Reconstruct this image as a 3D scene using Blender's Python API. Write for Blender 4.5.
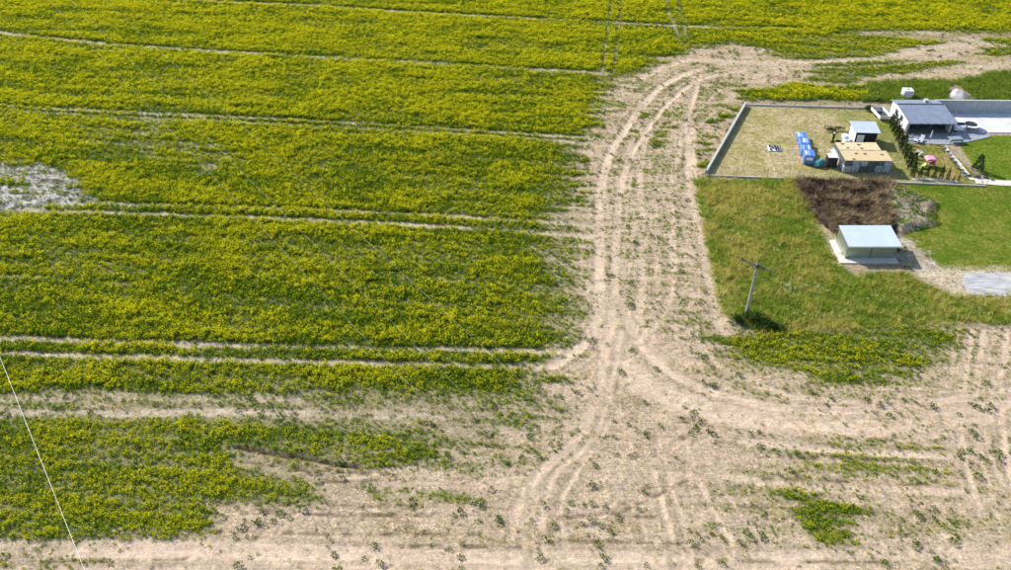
import bpy, math, random
import numpy as np

random.seed(7)
RNG = np.random.default_rng(11)
scene = bpy.context.scene
for o in list(bpy.data.objects):
    bpy.data.objects.remove(o)

# ------------------------------------------------------------------ camera
CAM_H = 65.0
FPX = 854.0                       # focal length in photo pixels (photo 1011 x 570)
PITCH = math.atan(635.0 / FPX)    # degrees below the horizon, about 36.6
cam = bpy.data.cameras.new('camera')
cam.sensor_width = 36.0
cam.lens = 36.0 * FPX / 1011.0
cam.clip_start = 0.5
cam.clip_end = 3000.0
cam_o = bpy.data.objects.new('camera', cam)
scene.collection.objects.link(cam_o)
cam_o.location = (0, 0, CAM_H)
cam_o.rotation_euler = (math.pi / 2 - PITCH, 0, 0)
scene.camera = cam_o

# ------------------------------------------------------------------ sky, sun, exposure
SUN_EL = math.radians(36.0)
SUN_AZ = math.radians(-52.0)      # from +Y (away from the camera), negative = to the left
world = bpy.data.worlds.new('World')
scene.world = world
world.use_nodes = True
wn = world.node_tree.nodes
wl = world.node_tree.links
sky = wn.new('ShaderNodeTexSky')
sky.sky_type = 'NISHITA'
sky.sun_disc = False
sky.sun_elevation = SUN_EL
sky.sun_rotation = SUN_AZ % (2 * math.pi)
sky.air_density = 1.0
sky.dust_density = 1.0
wl.new(sky.outputs[0], wn['Background'].inputs[0])
wn['Background'].inputs[1].default_value = 0.15
sd = bpy.data.lights.new('sun', 'SUN')
sd.energy = 4.8
sd.angle = math.radians(0.6)
sd.color = (1.0, 0.945, 0.86)
so = bpy.data.objects.new('sun', sd)
scene.collection.objects.link(so)
so.rotation_euler = (math.pi / 2 - SUN_EL, 0, math.pi - SUN_AZ)
so.location = (-60, 60, 90)
scene.view_settings.view_transform = 'Standard'
scene.view_settings.look = 'None'
scene.view_settings.gamma = 1.0
scene.view_settings.use_curve_mapping = False
scene.view_settings.exposure = 0.58
scene.render.engine = 'CYCLES'

# ------------------------------------------------------------------ pixel -> place
CP, SP = math.cos(PITCH), math.sin(PITCH)
def U(px, py, z=0.0):
    """ground (or height z) point seen at photo pixel px, py"""
    x = (px - 505.5) / FPX
    v = (py - 285.0) / FPX
    t = (z - CAM_H) / (-SP - v * CP)
    return (x * t, (CP - v * SP) * t)
def UP(pts):
    return np.array([U(*p) for p in pts])

# ------------------------------------------------------------------ numpy noise
_perm = {}
def vnoise(x, y, seed):
    r = np.random.default_rng(seed)
    if seed not in _perm:
        _perm[seed] = r.random((256, 256))
    g = _perm[seed]
    xi = np.floor(x).astype(np.int64); yi = np.floor(y).astype(np.int64)
    fx = x - xi; fy = y - yi
    fx = fx * fx * (3 - 2 * fx); fy = fy * fy * (3 - 2 * fy)
    a = g[xi & 255, yi & 255]; b = g[(xi + 1) & 255, yi & 255]
    c = g[xi & 255, (yi + 1) & 255]; d = g[(xi + 1) & 255, (yi + 1) & 255]
    return (a * (1 - fx) + b * fx) * (1 - fy) + (c * (1 - fx) + d * fx) * fy
def fbm(x, y, seed, oct=4):
    s = 0; a = 0.5; t = 0
    for i in range(oct):
        s = s + a * vnoise(x * 2 ** i + 17.3 * i, y * 2 ** i - 9.1 * i, seed + i); t += a; a *= 0.5
    return s / t
def sstep(a, b, x):
    t = np.clip((x - a) / (b - a), 0, 1)
    return t * t * (3 - 2 * t)
def inpoly(x, y, poly):
    n = len(poly); r = np.zeros(x.shape, bool); j = n - 1
    for i in range(n):
        xi, yi = poly[i]; xj, yj = poly[j]
        c = ((yi > y) != (yj > y))
        if abs(yj - yi) > 1e-9:
            r ^= c & (x < (xj - xi) * (y - yi) / (yj - yi) + xi)
        j = i
    return r
def pdist(x, y, line):
    d = np.full(x.shape, 1e9)
    for i in range(len(line) - 1):
        ax, ay = line[i]; bx, by = line[i + 1]
        vx, vy = bx - ax, by - ay
        L = vx * vx + vy * vy
        t = np.clip(((x - ax) * vx + (y - ay) * vy) / L, 0, 1)
        d = np.minimum(d, np.hypot(x - ax - t * vx, y - ay - t * vy))
    return d
def smooth(line, n=6):
    """Catmull-Rom through the traced points"""
    P = [np.array(p, float) for p in line]
    P = [2 * P[0] - P[1]] + P + [2 * P[-1] - P[-2]]
    out = []
    for i in range(1, len(P) - 2):
        for k in range(n):
            t = k / n
            out.append(0.5 * (2 * P[i] + (P[i + 1] - P[i - 1]) * t + (2 * P[i - 1] - 5 * P[i] + 4 * P[i + 1] - P[i + 2]) * t * t + (3 * P[i] - P[i - 1] - 3 * P[i + 1] + P[i + 2]) * t ** 3))
    out.append(P[-2])
    return np.array(out)
def polyedge(x, y, poly, soft):
    """1 inside, 0 outside, with a soft edge"""
    d = pdist(x, y, np.vstack([poly, poly[:1]]))
    ins = inpoly(x, y, poly)
    return sstep(-soft, soft, np.where(ins, d, -d))

# ------------------------------------------------------------------ the lie of the land, traced
# (polygon, density, soft edge m, share of flowering plants, height factor)
CROP = [
 ([(-420,-190),(1450,-190),(1450,26),(1011,31),(940,31),(860,32),(800,43),(745,42),(690,45),(655,61),(622,74),(598,83),(601,100),(590,125),(578,140),(564,170),(554,200),(552,215),(548,245),(552,300),(556,340),(552,352),(545,372),(535,393),(400,394),(150,393),(0,395),(-420,402)], 1.0, 3.6, 0.9, 1.0),
 ([(740,38),(860,35),(938,42),(872,57),(790,61),(765,53)], 0.85, 0.9, 0.8, 0.8),
 ([(-420,422),(0,419),(150,417),(300,421),(400,425),(450,440),(445,462),(380,469),(300,460),(240,448),(235,470),(300,482),(292,498),(228,498),(222,525),(205,541),(150,545),(0,546),(-420,552)], 0.85, 1.6, 0.85, 0.75),
 ([(-420,396),(540,392),(560,420),(480,472),(440,472),(450,440),(400,425),(0,420),(-420,424)], 0.26, 1.0, 0.35, 0.6),
 ([(545,240),(590,236),(586,345),(556,348)], 0.55, 1.0, 0.6, 0.7),
 ([(562,140),(590,138),(586,232),(548,220)], 0.5, 1.0, 0.6, 0.7),
 ([(737,98),(747,90),(800,85),(880,87),(880,101),(747,100)], 1.0, 0.5, 0.75, 1.0),
 ([(700,338),(760,331),(962,322),(960,345),(930,372),(885,390),(830,390),(790,372),(730,352)], 0.85, 1.8, 0.75, 0.7),
 ([(780,492),(832,490),(862,520),(864,548),(830,546),(800,520)], 0.9, 1.2, 1.2, 0.6),
 ([(800,440),(900,430),(955,440),(950,482),(900,488),(820,472)], 0.28, 1.2, 0.8, 0.5),
 ([(633,108),(668,114),(660,146),(630,142)], 0.5, 0.8, 0.55, 0.6),
 ([(610,150),(680,150),(700,330),(605,330)], 0.24, 2.0, 0.6, 0.42),
 ([(690,178),(688,150),(708,140),(718,120),(733,104),(742,104),(702,176)], 0.45, 0.7, 0.3, 0.8),
 ([(820,62),(945,60),(985,66),(900,74),(840,84),(800,80)], 0.75, 0.8, 0.25, 0.7),
 ([(990,38),(1300,34),(1300,60),(985,56)], 0.7, 0.8, 0.5, 0.8),
 ([(220,470),(300,480),(300,500),(226,505)], 0.3, 0.7, 0.85, 0.5),
 ([(360,486),(480,492),(470,505),(360,502)], 0.22, 0.6, 0.6, 0.5),
 ([(-420,556),(60,552),(110,562),(100,590),(-420,600)], 0.35, 0.7, 0.6, 0.6),
 ([(600,84),(700,60),(745,75),(720,110),(690,180),(640,180),(600,140)], 0.22, 1.5, 0.5, 0.5),
 ([(690,335),(790,375),(830,392),(960,372),(960,325),(1011,330),(1011,400),(760,400),(700,372)], 0.16, 1.5, 0.6, 0.45),
 ([(430,420),(560,400),(600,440),(560,470),(470,475)], 0.22, 1.2, 0.3, 0.55),
 ([(760,430),(960,430),(1011,470),(1011,570),(740,570),(700,500)], 0.12, 1.5, 0.7, 0.4),
 ([(650,285),(700,290),(724,330),(690,335),(655,320)], 0.28, 1.0, 0.8, 0.5),
]
CROP = [(UP(p), d, s, f, h) for p, d, s, f, h in CROP]
# (tramline, half width m, how far it clears the crop)
TRAM = [
 ([(-420,-44),(0,-18),(190,0),(300,5),(420,13),(600,22),(700,27),(800,29)], 1.0, 0.85),
 ([(-420,-10),(0,33),(130,46),(300,56),(420,63),(560,71),(604,74)], 0.95, 0.9),
 ([(-420,70),(0,105),(100,111),(300,120),(450,129),(592,138)], 0.6, 1.0),
 ([(-420,76),(0,109),(110,116),(300,125),(450,133),(592,143)], 0.5, 0.85),
 ([(-420,176),(0,199),(90,203),(300,209),(500,219),(592,226)], 0.5, 0.95),
 ([(-420,186),(0,209),(90,212),(300,219),(500,230),(592,236)], 0.55, 1.0),
 ([(-420,320),(0,338),(130,342),(280,346),(480,350),(570,352)], 0.55, 1.0),
 ([(-420,335),(0,353),(130,357),(280,361),(480,366),(570,364)], 0.55, 1.0),
 ([(-420,272),(0,276),(70,281),(130,284)], 0.45, 0.6),
 ([(-420,395),(0,398),(150,396),(300,398)], 0.6, 0.8),
 ([(-420,412),(0,414),(150,412),(300,412),(440,418)], 0.6, 0.9),
 ([(612,-40),(611,0),(602,72)], 0.35, 0.8),
 ([(624,-40),(622,0),(613,72)], 0.35, 0.8),
 ([(664,-40),(666,0),(680,42)], 0.5, 0.8),
 ([(676,-40),(678,0),(688,42)], 0.5, 0.7),
 ([(500,231),(560,262),(600,300)], 0.4, 0.5),
 ([(545,255),(575,310),(590,340)], 0.35, 0.5),
 ([(860,33),(940,33),(985,44),(1011,46),(1300,40)], 0.9, 0.9),
 ([(780,64),(870,58),(925,50),(960,44)], 0.8, 0.9),
 ([(890,80),(950,68),(1011,65),(1300,62)], 1.2, 0.9),
 ([(780,68),(870,66),(930,60),(965,50)], 0.5, 0.7),
 ([(180,150),(215,160),(200,172)], 1.2, 0.45),
]
TRAM = [(smooth(UP(l), 4), w, d) for l, w, d in TRAM]
# wheel tracks over the bare ground: (line, half width m, strength)
TRACK = [
 ([(735,62),(690,72),(655,92),(625,130),(607,160),(600,200),(599,260),(597,310),(585,342),(552,366)], 0.8, 0.8),
 ([(745,70),(700,80),(668,104),(640,140),(622,180),(616,240),(614,300),(606,345),(598,390),(575,440),(543,470),(518,505),(512,545),(512,600)], 0.6, 0.9),
 ([(620,330),(612,380),(592,440),(560,468),(542,508),(545,560)], 0.4, 0.8),
 ([(610,420),(578,470),(560,505),(566,548)], 0.35, 0.6),
 ([(590,430),(548,460),(528,500),(522,545)], 0.35, 0.7),
 ([(700,76),(684,130),(672,180),(672,240),(668,300),(640,340)], 0.6, 0.7),
 ([(690,130),(692,190),(704,240),(714,290),(724,330)], 1.1, 0.9),
 ([(650,120),(640,170),(642,240),(640,300),(632,340)], 0.6, 0.7),
 ([(660,160),(655,220),(657,300),(650,350)], 0.4, 0.6),
 ([(598,290),(612,345),(640,382),(692,405),(760,418),(850,424),(930,418),(1011,408),(1300,380)], 1.9, 0.72),
 ([(620,300),(640,345),(680,378),(740,400),(820,410),(900,406),(960,398),(1011,390),(1300,360)], 0.7, 0.8),
 ([(690,330),(720,365),(780,392),(850,402),(930,400)], 0.5, 0.6),
 ([(972,330),(962,385),(960,430),(968,475),(985,530),(990,600)], 0.45, 0.62),
 ([(984,330),(976,385),(976,430),(986,480),(1004,540),(1010,600)], 0.4, 0.55),
 ([(1006,330),(1000,380),(1003,440),(1015,500)], 0.45, 0.6),
 ([(652,470),(662,505),(672,545),(675,600)], 0.4, 0.7),
 ([(664,455),(676,505),(690,548),(694,600)], 0.35, 0.6),
 ([(686,440),(694,470),(716,515),(745,560)], 0.4, 0.7),
 ([(630,440),(640,500),(646,560)], 0.35, 0.5),
 ([(-420,556),(0,549),(200,550),(420,558),(600,561),(800,560),(1300,540)], 1.3, 0.9),
 ([(-420,590),(0,572),(300,570),(600,574),(1300,560)], 0.8, 0.7),
 ([(440,455),(400,468),(340,478)], 0.5, 0.6),
 ([(640,78),(690,60),(760,62),(850,60)], 1.0, 0.6),
 ([(560,352),(520,380),(560,372)], 0.5, 0.5),
 ([(730,395),(700,430),(640,470),(600,520)], 0.35, 0.4),
 ([(740,440),(860,452),(950,455)], 0.6, 0.6),
 ([(700,470),(800,486),(960,492)], 0.6, 0.5),
 ([(880,500),(930,530),(1000,560)], 0.6, 0.5),
 ([(940,380),(975,410),(992,460),(1011,500)], 0.4, 0.5),
 ([(1011,345),(985,400),(955,430),(900,440)], 0.4, 0.5),
 ([(720,90),(690,120),(660,170),(648,230),(628,290),(612,350)], 0.3, 0.5),
 ([(600,180),(612,230),(628,290),(650,345),(700,390)], 0.3, 0.5),
 ([(640,100),(628,160),(634,230),(622,300),(600,350)], 0.28, 0.5),
]
TRACK = [(smooth(UP(l), 5), w, s) for l, w, s in TRACK]
def offset(L, d):
    tt = np.gradient(L, axis=0); tt /= np.linalg.norm(tt, axis=1)[:, None]
    wob = np.sin(np.linspace(0, rng_t.uniform(2, 7), len(L)) + rng_t.uniform(0, 6)) * 0.35
    return L + np.stack([-tt[:, 1], tt[:, 0]], -1) * (d + wob)[:, None]
rng_t = np.random.default_rng(77)
for L, w, s in list(TRACK):
    for k in range(2):
        TRACK.append((offset(L, rng_t.choice([-1, 1]) * rng_t.uniform(0.9, 2.8)), rng_t.uniform(0.14, 0.24), s * rng_t.uniform(0.35, 0.7)))
FURROW = smooth(UP([(236,447),(262,452),(300,457),(330,463),(362,467)]), 5)
RUTS = [UP(l) for l in ([(235,513),(330,514),(500,516)], [(250,479),(340,481),(470,479)], [(700,474),(620,512),(560,518)], [(560,516),(660,516)], [(400,546),(520,547)], [(20,562),(200,558)], [(690,560),(900,562)], [(210,503),(330,505),(430,506)], [(200,532),(360,534),(480,533)], [(250,462),(300,470),(390,474)], [(740,455),(900,461)], [(760,478),(930,484)], [(730,505),(800,508)], [(560,540),(680,543)], [(620,430),(760,447)])]
MEADOW = UP([(694,180),(800,179),(815,215),(836,262),(852,275),(905,272),(948,294),(1300,304),(1300,322),(960,322),(762,334),(722,312),(706,240)])
LAWN = UP([(878,182),(1300,190),(1300,274),(945,270),(905,236),(895,222)])
LOT = UP([(704,176),(745,104),(868,107),(890,116),(915,180)])
YARD = UP([(908,138),(940,141),(985,183),(913,180)])
GLAWN = UP([(958,143),(990,136),(1300,135),(1300,180),(992,180),(975,168)])
WHITE = UP([(-420,150),(-60,160),(40,162),(75,174),(92,198),(60,206),(0,218),(-60,226),(-420,250)])
GREY2 = UP([(0,113),(130,115),(230,130),(240,160),(195,172),(120,152),(50,140)])
SAND = UP([(905,268),(1000,266),(1300,268),(1300,302),(960,297),(945,286),(925,276)])
SAND2 = UP([(813,200),(822,203),(832,230),(828,262),(822,250)])
SPILL = UP([(893,240),(912,238),(938,262),(935,270),(905,272)])
HEADL = UP([(596,84),(622,76),(655,62),(690,46),(745,43),(790,52),(1000,40),(1000,80),(750,85),(700,178),(724,330),(960,330),(1400,330),(1400,640),(-200,640),(560,420),(550,350),(585,240),(590,120)])
T_A, T_B = np.array(U(0,105)), np.array(U(590,138))
TD = (T_B - T_A) / np.linalg.norm(T_B - T_A)       # drilling direction
TN = np.array([-TD[1], TD[0]])

def fields(x, y):
    n1 = fbm(x * 0.45, y * 0.45, 3, 4) - 0.5
    n2 = fbm(x * 0.45 + 50, y * 0.45, 23, 4) - 0.5
    u = x * TD[0] + y * TD[1]; v = x * TN[0] + y * TN[1]
    rag = (fbm(u * 0.08, v * 0.9, 13, 4) - 0.5) * 10.0
    xs, ys = x + 2.2 * n1 + rag * TD[0], y + 2.2 * n2 + rag * TD[1]
    xl, yl = x + 0.5 * n1, y + 0.5 * n2
    streak = fbm(u * 0.05, v * 0.55, 41, 4)
    streak2 = fbm(u * 0.12, v * 1.5, 57, 3)
    blot = fbm(x * 0.16, y * 0.16, 71, 4)
    fine = fbm(x * 1.1, y * 1.1, 91, 3)
    F = {}
    crop = np.zeros_like(x); yel = np.zeros_like(x); hgt = np.zeros_like(x)
    for poly, d, s, f, h in CROP:
        bb0 = poly.min(0) - 6; bb1 = poly.max(0) + 6
        m = (x > bb0[0]) & (x < bb1[0]) & (y > bb0[1]) & (y < bb1[1])
        e = np.zeros_like(x)
        e[m] = polyedge(xs[m], ys[m], poly, s) * d
        if d > 0.5:
            e = e * np.clip(1.35 - 0.8 * sstep(0.5, 0.72, streak) - 0.5 * sstep(0.5, 0.72, blot) - 0.5 * sstep(0.52, 0.7, streak2) - 0.35 * sstep(0.5, 0.75, fine), 0.60, 1)
        else:
            e = e * np.clip(2.6 * sstep(0.42, 0.66, fine * 0.45 + streak2 * 0.55), 0, 2.2)
        k = e > crop
        crop = np.where(k, e, crop); yel = np.where(k, f, yel); hgt = np.where(k, h, hgt)
    tram = np.zeros_like(x)
    for line, w, d in TRAM:
        bb0 = line.min(0) - 3; bb1 = line.max(0) + 3
        m = (x > bb0[0]) & (x < bb1[0]) & (y > bb0[1]) & (y < bb1[1])
        q = 1 - sstep(w * 0.55, w * 1.35, pdist(xl[m], yl[m], line))
        q = q * (0.62 + 0.5 * sstep(0.32, 0.62, fbm(u[m] * 0.11, v[m] * 0.5, 821, 4)))
        tram[m] = np.maximum(tram[m], np.clip(q, 0, 1) * d)
    trk = np.zeros_like(x); rut = np.zeros_like(x)
    for line, w, s in TRACK:
        bb0 = line.min(0) - 3; bb1 = line.max(0) + 3
        m = (x > bb0[0]) & (x < bb1[0]) & (y > bb0[1]) & (y < bb1[1])
        dd = pdist(xl[m] * 0.5 + x[m] * 0.5, yl[m] * 0.5 + y[m] * 0.5, line)
        q = 1 - sstep(w * 0.6, w * 1.15, dd)
        s = s * (0.55 + 0.65 * sstep(0.3, 0.65, fbm(x[m] * 0.12, y[m] * 0.12, 801, 3)))
        trk[m] = np.maximum(trk[m], q * s)
        rim = np.exp(-((dd - w * 1.15) / 0.2) ** 2) * s * np.clip(2.0 * fine[m] - 0.1, 0.1, 1.2)
        rut[m] = np.maximum(rut[m], rim)
    thin = np.zeros_like(x)
    for line in RUTS:
        thin = np.maximum(thin, (1 - sstep(0.10, 0.32, pdist(xl, y, line))) * sstep(0.34, 0.56, fine))
    fur = 1 - sstep(0.08, 0.42, pdist(xl, yl, FURROW))
    white = polyedge(xs, ys, WHITE, 1.5) * sstep(0.3, 0.5, blot * 0.3 + streak2 * 0.7)
    grey2 = polyedge(xs, ys, GREY2, 1.5) * sstep(0.35, 0.6, streak2)
    crop = crop * (1 - tram) * (1 - 0.92 * trk) * (1 - 0.8 * white) * (1 - 0.45 * grey2) * (1 - fur)
    F['meadow'] = polyedge(x + 1.0 * n1, y + 1.0 * n2, MEADOW, 0.5)
    F['lawn'] = polyedge(x + 0.7 * n1, y + 0.7 * n2, LAWN, 0.4)
    F['lot'] = polyedge(x, y, LOT, 0.1)
    F['yard'] = polyedge(x, y, YARD, 0.15)
    F['glawn'] = polyedge(x + 0.3 * n1, y + 0.3 * n2, GLAWN, 0.15)
    F['sand'] = polyedge(x + 2 * n1, y + 1.6 * n2, SAND, 0.5)
    F['sand2'] = polyedge(xs, ys, SAND2, 0.4)
    F['spill'] = polyedge(xs, ys, SPILL, 0.4)
    special = np.clip(F['meadow'] + F['lawn'] + F['lot'] + F['yard'] + F['glawn'] + F['sand'] + F['sand2'] + F['spill'], 0, 1)
    crop = np.where(special > 0.5, 0, crop)
    F.update(crop=np.clip(crop, 0, 1), yel=yel, hgt=hgt, tram=tram, trk=trk, rut=rut, thin=thin, fur=fur, white=white, grey2=grey2,
             special=special, streak=streak, streak2=streak2, blot=blot, fine=fine, head=polyedge(xs, ys, HEADL, 2.0), u=u, v=v)
    return F

# ------------------------------------------------------------------ materials
MATS = {}
def mat(name, col, rough=0.6, metal=0.0, var=0.12, scale=6.0, bump=0.0, col2=None, spec=0.5, coat=0.0, stretch=None):
    if name in MATS:
        return MATS[name]
    m = bpy.data.materials.new(name); m.use_nodes = True
    nt = m.node_tree; n = nt.nodes; l = nt.links
    b = n['Principled BSDF']
    tc = n.new('ShaderNodeTexCoord')
    no = n.new('ShaderNodeTexNoise'); no.inputs['Scale'].default_value = scale; no.inputs['Detail'].default_value = 6
    if stretch:
        mp = n.new('ShaderNodeMapping'); mp.inputs['Scale'].default_value = stretch
        l.new(tc.outputs['Object'], mp.inputs[0]); l.new(mp.outputs[0], no.inputs['Vector'])
    else:
        l.new(tc.outputs['Object'], no.inputs['Vector'])
    mx = n.new('ShaderNodeMix'); mx.data_type = 'RGBA'
    c2 = col2 or tuple(min(1, c * (1 + 1.6 * var)) for c in col)
    c1 = tuple(c * (1 - 1.6 * var) for c in col) if col2 is None else col
    mx.inputs[6].default_value = (*c1, 1); mx.inputs[7].default_value = (*c2, 1)
    rp = n.new('ShaderNodeValToRGB'); rp.color_ramp.elements[0].position = 0.3; rp.color_ramp.elements[1].position = 0.7
    l.new(no.outputs['Fac'], rp.inputs[0]); l.new(rp.outputs[0], mx.inputs[0])
    l.new(mx.outputs[2], b.inputs['Base Color'])
    b.inputs['Roughness'].default_value = rough; b.inputs['Metallic'].default_value = metal
    b.inputs['Specular IOR Level'].default_value = spec; b.inputs['Coat Weight'].default_value = coat
    if bump:
        bp = n.new('ShaderNodeBump'); bp.inputs['Strength'].default_value = bump; bp.inputs['Distance'].default_value = 0.02
        l.new(no.outputs['Fac'], bp.inputs['Height']); l.new(bp.outputs[0], b.inputs['Normal'])
    MATS[name] = m
    return m
def leafmat(name, c1, c2, trans=0.35, rough=0.6):
    """foliage: colour varies from plant to plant, thin leaves let light through"""
    m = bpy.data.materials.new(name); m.use_nodes = True
    nt = m.node_tree; n = nt.nodes; l = nt.links
    n.remove(n['Principled BSDF'])
    oi = n.new('ShaderNodeObjectInfo'); ge = n.new('ShaderNodeNewGeometry')
    ad = n.new('ShaderNodeMath'); ad.operation = 'MULTIPLY_ADD'; ad.inputs[1].default_value = 0.5
    sc = n.new('ShaderNodeMath'); sc.operation = 'MULTIPLY'; sc.inputs[1].default_value = 0.5
    l.new(oi.outputs['Random'], ad.inputs[0]); l.new(ge.outputs['Random Per Island'], sc.inputs[0]); l.new(sc.outputs[0], ad.inputs[2])
    mx = n.new('ShaderNodeMix'); mx.data_type = 'RGBA'
    mx.inputs[6].default_value = (*c1, 1); mx.inputs[7].default_value = (*c2, 1)
    l.new(ad.outputs[0], mx.inputs[0])
    df = n.new('ShaderNodeBsdfDiffuse'); tr = n.new('ShaderNodeBsdfTranslucent'); ms = n.new('ShaderNodeMixShader')
    ms.inputs[0].default_value = trans
    l.new(mx.outputs[2], df.inputs[0]); l.new(mx.outputs[2], tr.inputs[0])
    l.new(df.outputs[0], ms.inputs[1]); l.new(tr.outputs[0], ms.inputs[2])
    l.new(ms.outputs[0], n['Material Output'].inputs[0])
    MATS[name] = m
    return m
def M(n):
    return MATS[n]

leafmat('crop_leaf', (0.062, 0.135, 0.011), (0.225, 0.330, 0.020), 0.46)
leafmat('crop_flower', (0.66, 0.615, 0.015), (0.90, 0.80, 0.020), 0.46)
leafmat('weed_leaf', (0.035, 0.090, 0.008), (0.13, 0.23, 0.020))
leafmat('debris', (0.10, 0.07, 0.04), (0.24, 0.18, 0.11), 0.1)
leafmat('tall_weed', (0.09, 0.15, 0.02), (0.26, 0.33, 0.05), 0.35)
leafmat('straw', (0.34, 0.27, 0.14), (0.56, 0.47, 0.26), 0.2)
leafmat('wisp', (0.36, 0.33, 0.06), (0.55, 0.50, 0.12), 0.3)
leafmat('meadow_green', (0.10, 0.20, 0.018), (0.36, 0.44, 0.045), 0.4)
leafmat('meadow_tan', (0.30, 0.32, 0.05), (0.64, 0.55, 0.16), 0.35)
leafmat('lawn_green', (0.10, 0.18, 0.010), (0.25, 0.32, 0.02))
leafmat('white_flower', (0.62, 0.62, 0.55), (0.78, 0.78, 0.70), 0.2)
leafmat('dry_stalk', (0.050, 0.036, 0.022), (0.17, 0.125, 0.075), 0.1)
leafmat('conifer', (0.014, 0.036, 0.010), (0.045, 0.082, 0.018), 0.2)
leafmat('blue_conifer', (0.022, 0.060, 0.030), (0.060, 0.110, 0.050), 0.2)
leafmat('shrub_leaf', (0.018, 0.045, 0.010), (0.060, 0.105, 0.020), 0.25)
mat('concrete', (0.42, 0.40, 0.37), 0.85, var=0.10, scale=3, bump=0.2)
mat('concrete_pale', (0.56, 0.515, 0.46), 0.85, var=0.08, scale=2.5, bump=0.2)
mat('wall_grey', (0.36, 0.37, 0.38), 0.85, var=0.10, scale=2.0, bump=0.2)
mat('white_paving', (0.54, 0.545, 0.555), 0.8, var=0.09, scale=0.8, bump=0.1)
mat('white_paint', (0.70, 0.69, 0.67), 0.6, var=0.04, scale=3)
mat('zinc_sky_tint', (0.52, 0.60, 0.84), 0.35, metal=0.15, var=0.03, scale=0.6)  # shed roof: reflected blue sky put into the base colour
mat('galv', (0.40, 0.45, 0.37), 0.3, metal=0.75, var=0.06, scale=1.2)
mat('roof_grey', (0.22, 0.25, 0.32), 0.38, metal=0.25, var=0.08, scale=1.0)
mat('roof_pale', (0.62, 0.66, 0.72), 0.35, metal=0.4, var=0.06, scale=1.0)
mat('dark_metal', (0.05, 0.055, 0.06), 0.5, var=0.2, scale=4)
mat('black', (0.015, 0.015, 0.017), 0.6, var=0.2, scale=4)
mat('glass', (0.03, 0.05, 0.08), 0.08, var=0.1, scale=1)
mat('wood', (0.30, 0.20, 0.11), 0.8, var=0.2, scale=8, bump=0.3)
mat('pole_wood', (0.30, 0.27, 0.24), 0.85, var=0.2, scale=5, bump=0.4)
mat('steel', (0.085, 0.08, 0.075), 0.6, metal=0.3, var=0.2, scale=6)
mat('porcelain', (0.10, 0.055, 0.035), 0.25, var=0.2, scale=6)
mat('board_tan', (0.50, 0.38, 0.21), 0.8, var=0.12, scale=4, bump=0.2)
mat('board_pale', (0.52, 0.43, 0.26), 0.8, var=0.12, scale=4, bump=0.2)
mat('film_grey', (0.30, 0.34, 0.37), 0.25, var=0.35, scale=3.0, bump=0.6)
mat('film_dark', (0.08, 0.10, 0.10), 0.25, var=0.4, scale=3.0, bump=0.6)
mat('film_blue', (0.07, 0.17, 0.45), 0.25, var=0.25, scale=3.0, bump=0.6)
mat('film_pale', (0.30, 0.42, 0.62), 0.3, var=0.2, scale=4.0, bump=0.5)
mat('film_white', (0.72, 0.76, 0.82), 0.3, var=0.08, scale=4.0, bump=0.4)
mat('teal', (0.05, 0.26, 0.28), 0.4, var=0.2, scale=3)
mat('pink', (0.66, 0.26, 0.38), 0.45, var=0.05, scale=3)
mat('lime', (0.50, 0.75, 0.18), 0.4, var=0.06, scale=3)
mat('red', (0.55, 0.06, 0.05), 0.5, var=0.1, scale=3)
mat('rubber', (0.02, 0.02, 0.02), 0.8, var=0.2, scale=6)
mat('wire', (0.50, 0.50, 0.48), 0.45, metal=0.2, var=0.05, scale=1)
mat('car_white', (0.80, 0.81, 0.82), 0.25, var=0.02, scale=1, coat=0.6)
mat('tarp', (0.40, 0.395, 0.41), 0.6, var=0.10, scale=1.2, bump=0.4)
mat('tarp_grey', (0.22, 0.25, 0.27), 0.5, var=0.15, scale=1.5, bump=0.4)
mat('deck', (0.27, 0.28, 0.31), 0.75, var=0.12, scale=2, bump=0.15)
mat('stone', (0.34, 0.32, 0.29), 0.9, var=0.25, scale=5, bump=0.5)
mat('stone_dark', (0.09, 0.09, 0.095), 0.9, var=0.25, scale=5, bump=0.5)
mat('stone_pale', (0.60, 0.57, 0.53), 0.9, var=0.2, scale=5, bump=0.5)
mat('bark', (0.10, 0.075, 0.05), 0.9, var=0.25, scale=8, bump=0.5)
mat('cushion', (0.45, 0.47, 0.50), 0.8, var=0.08, scale=4)
mat('headlamp', (0.75, 0.77, 0.78), 0.1, var=0.02, scale=4)

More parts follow.
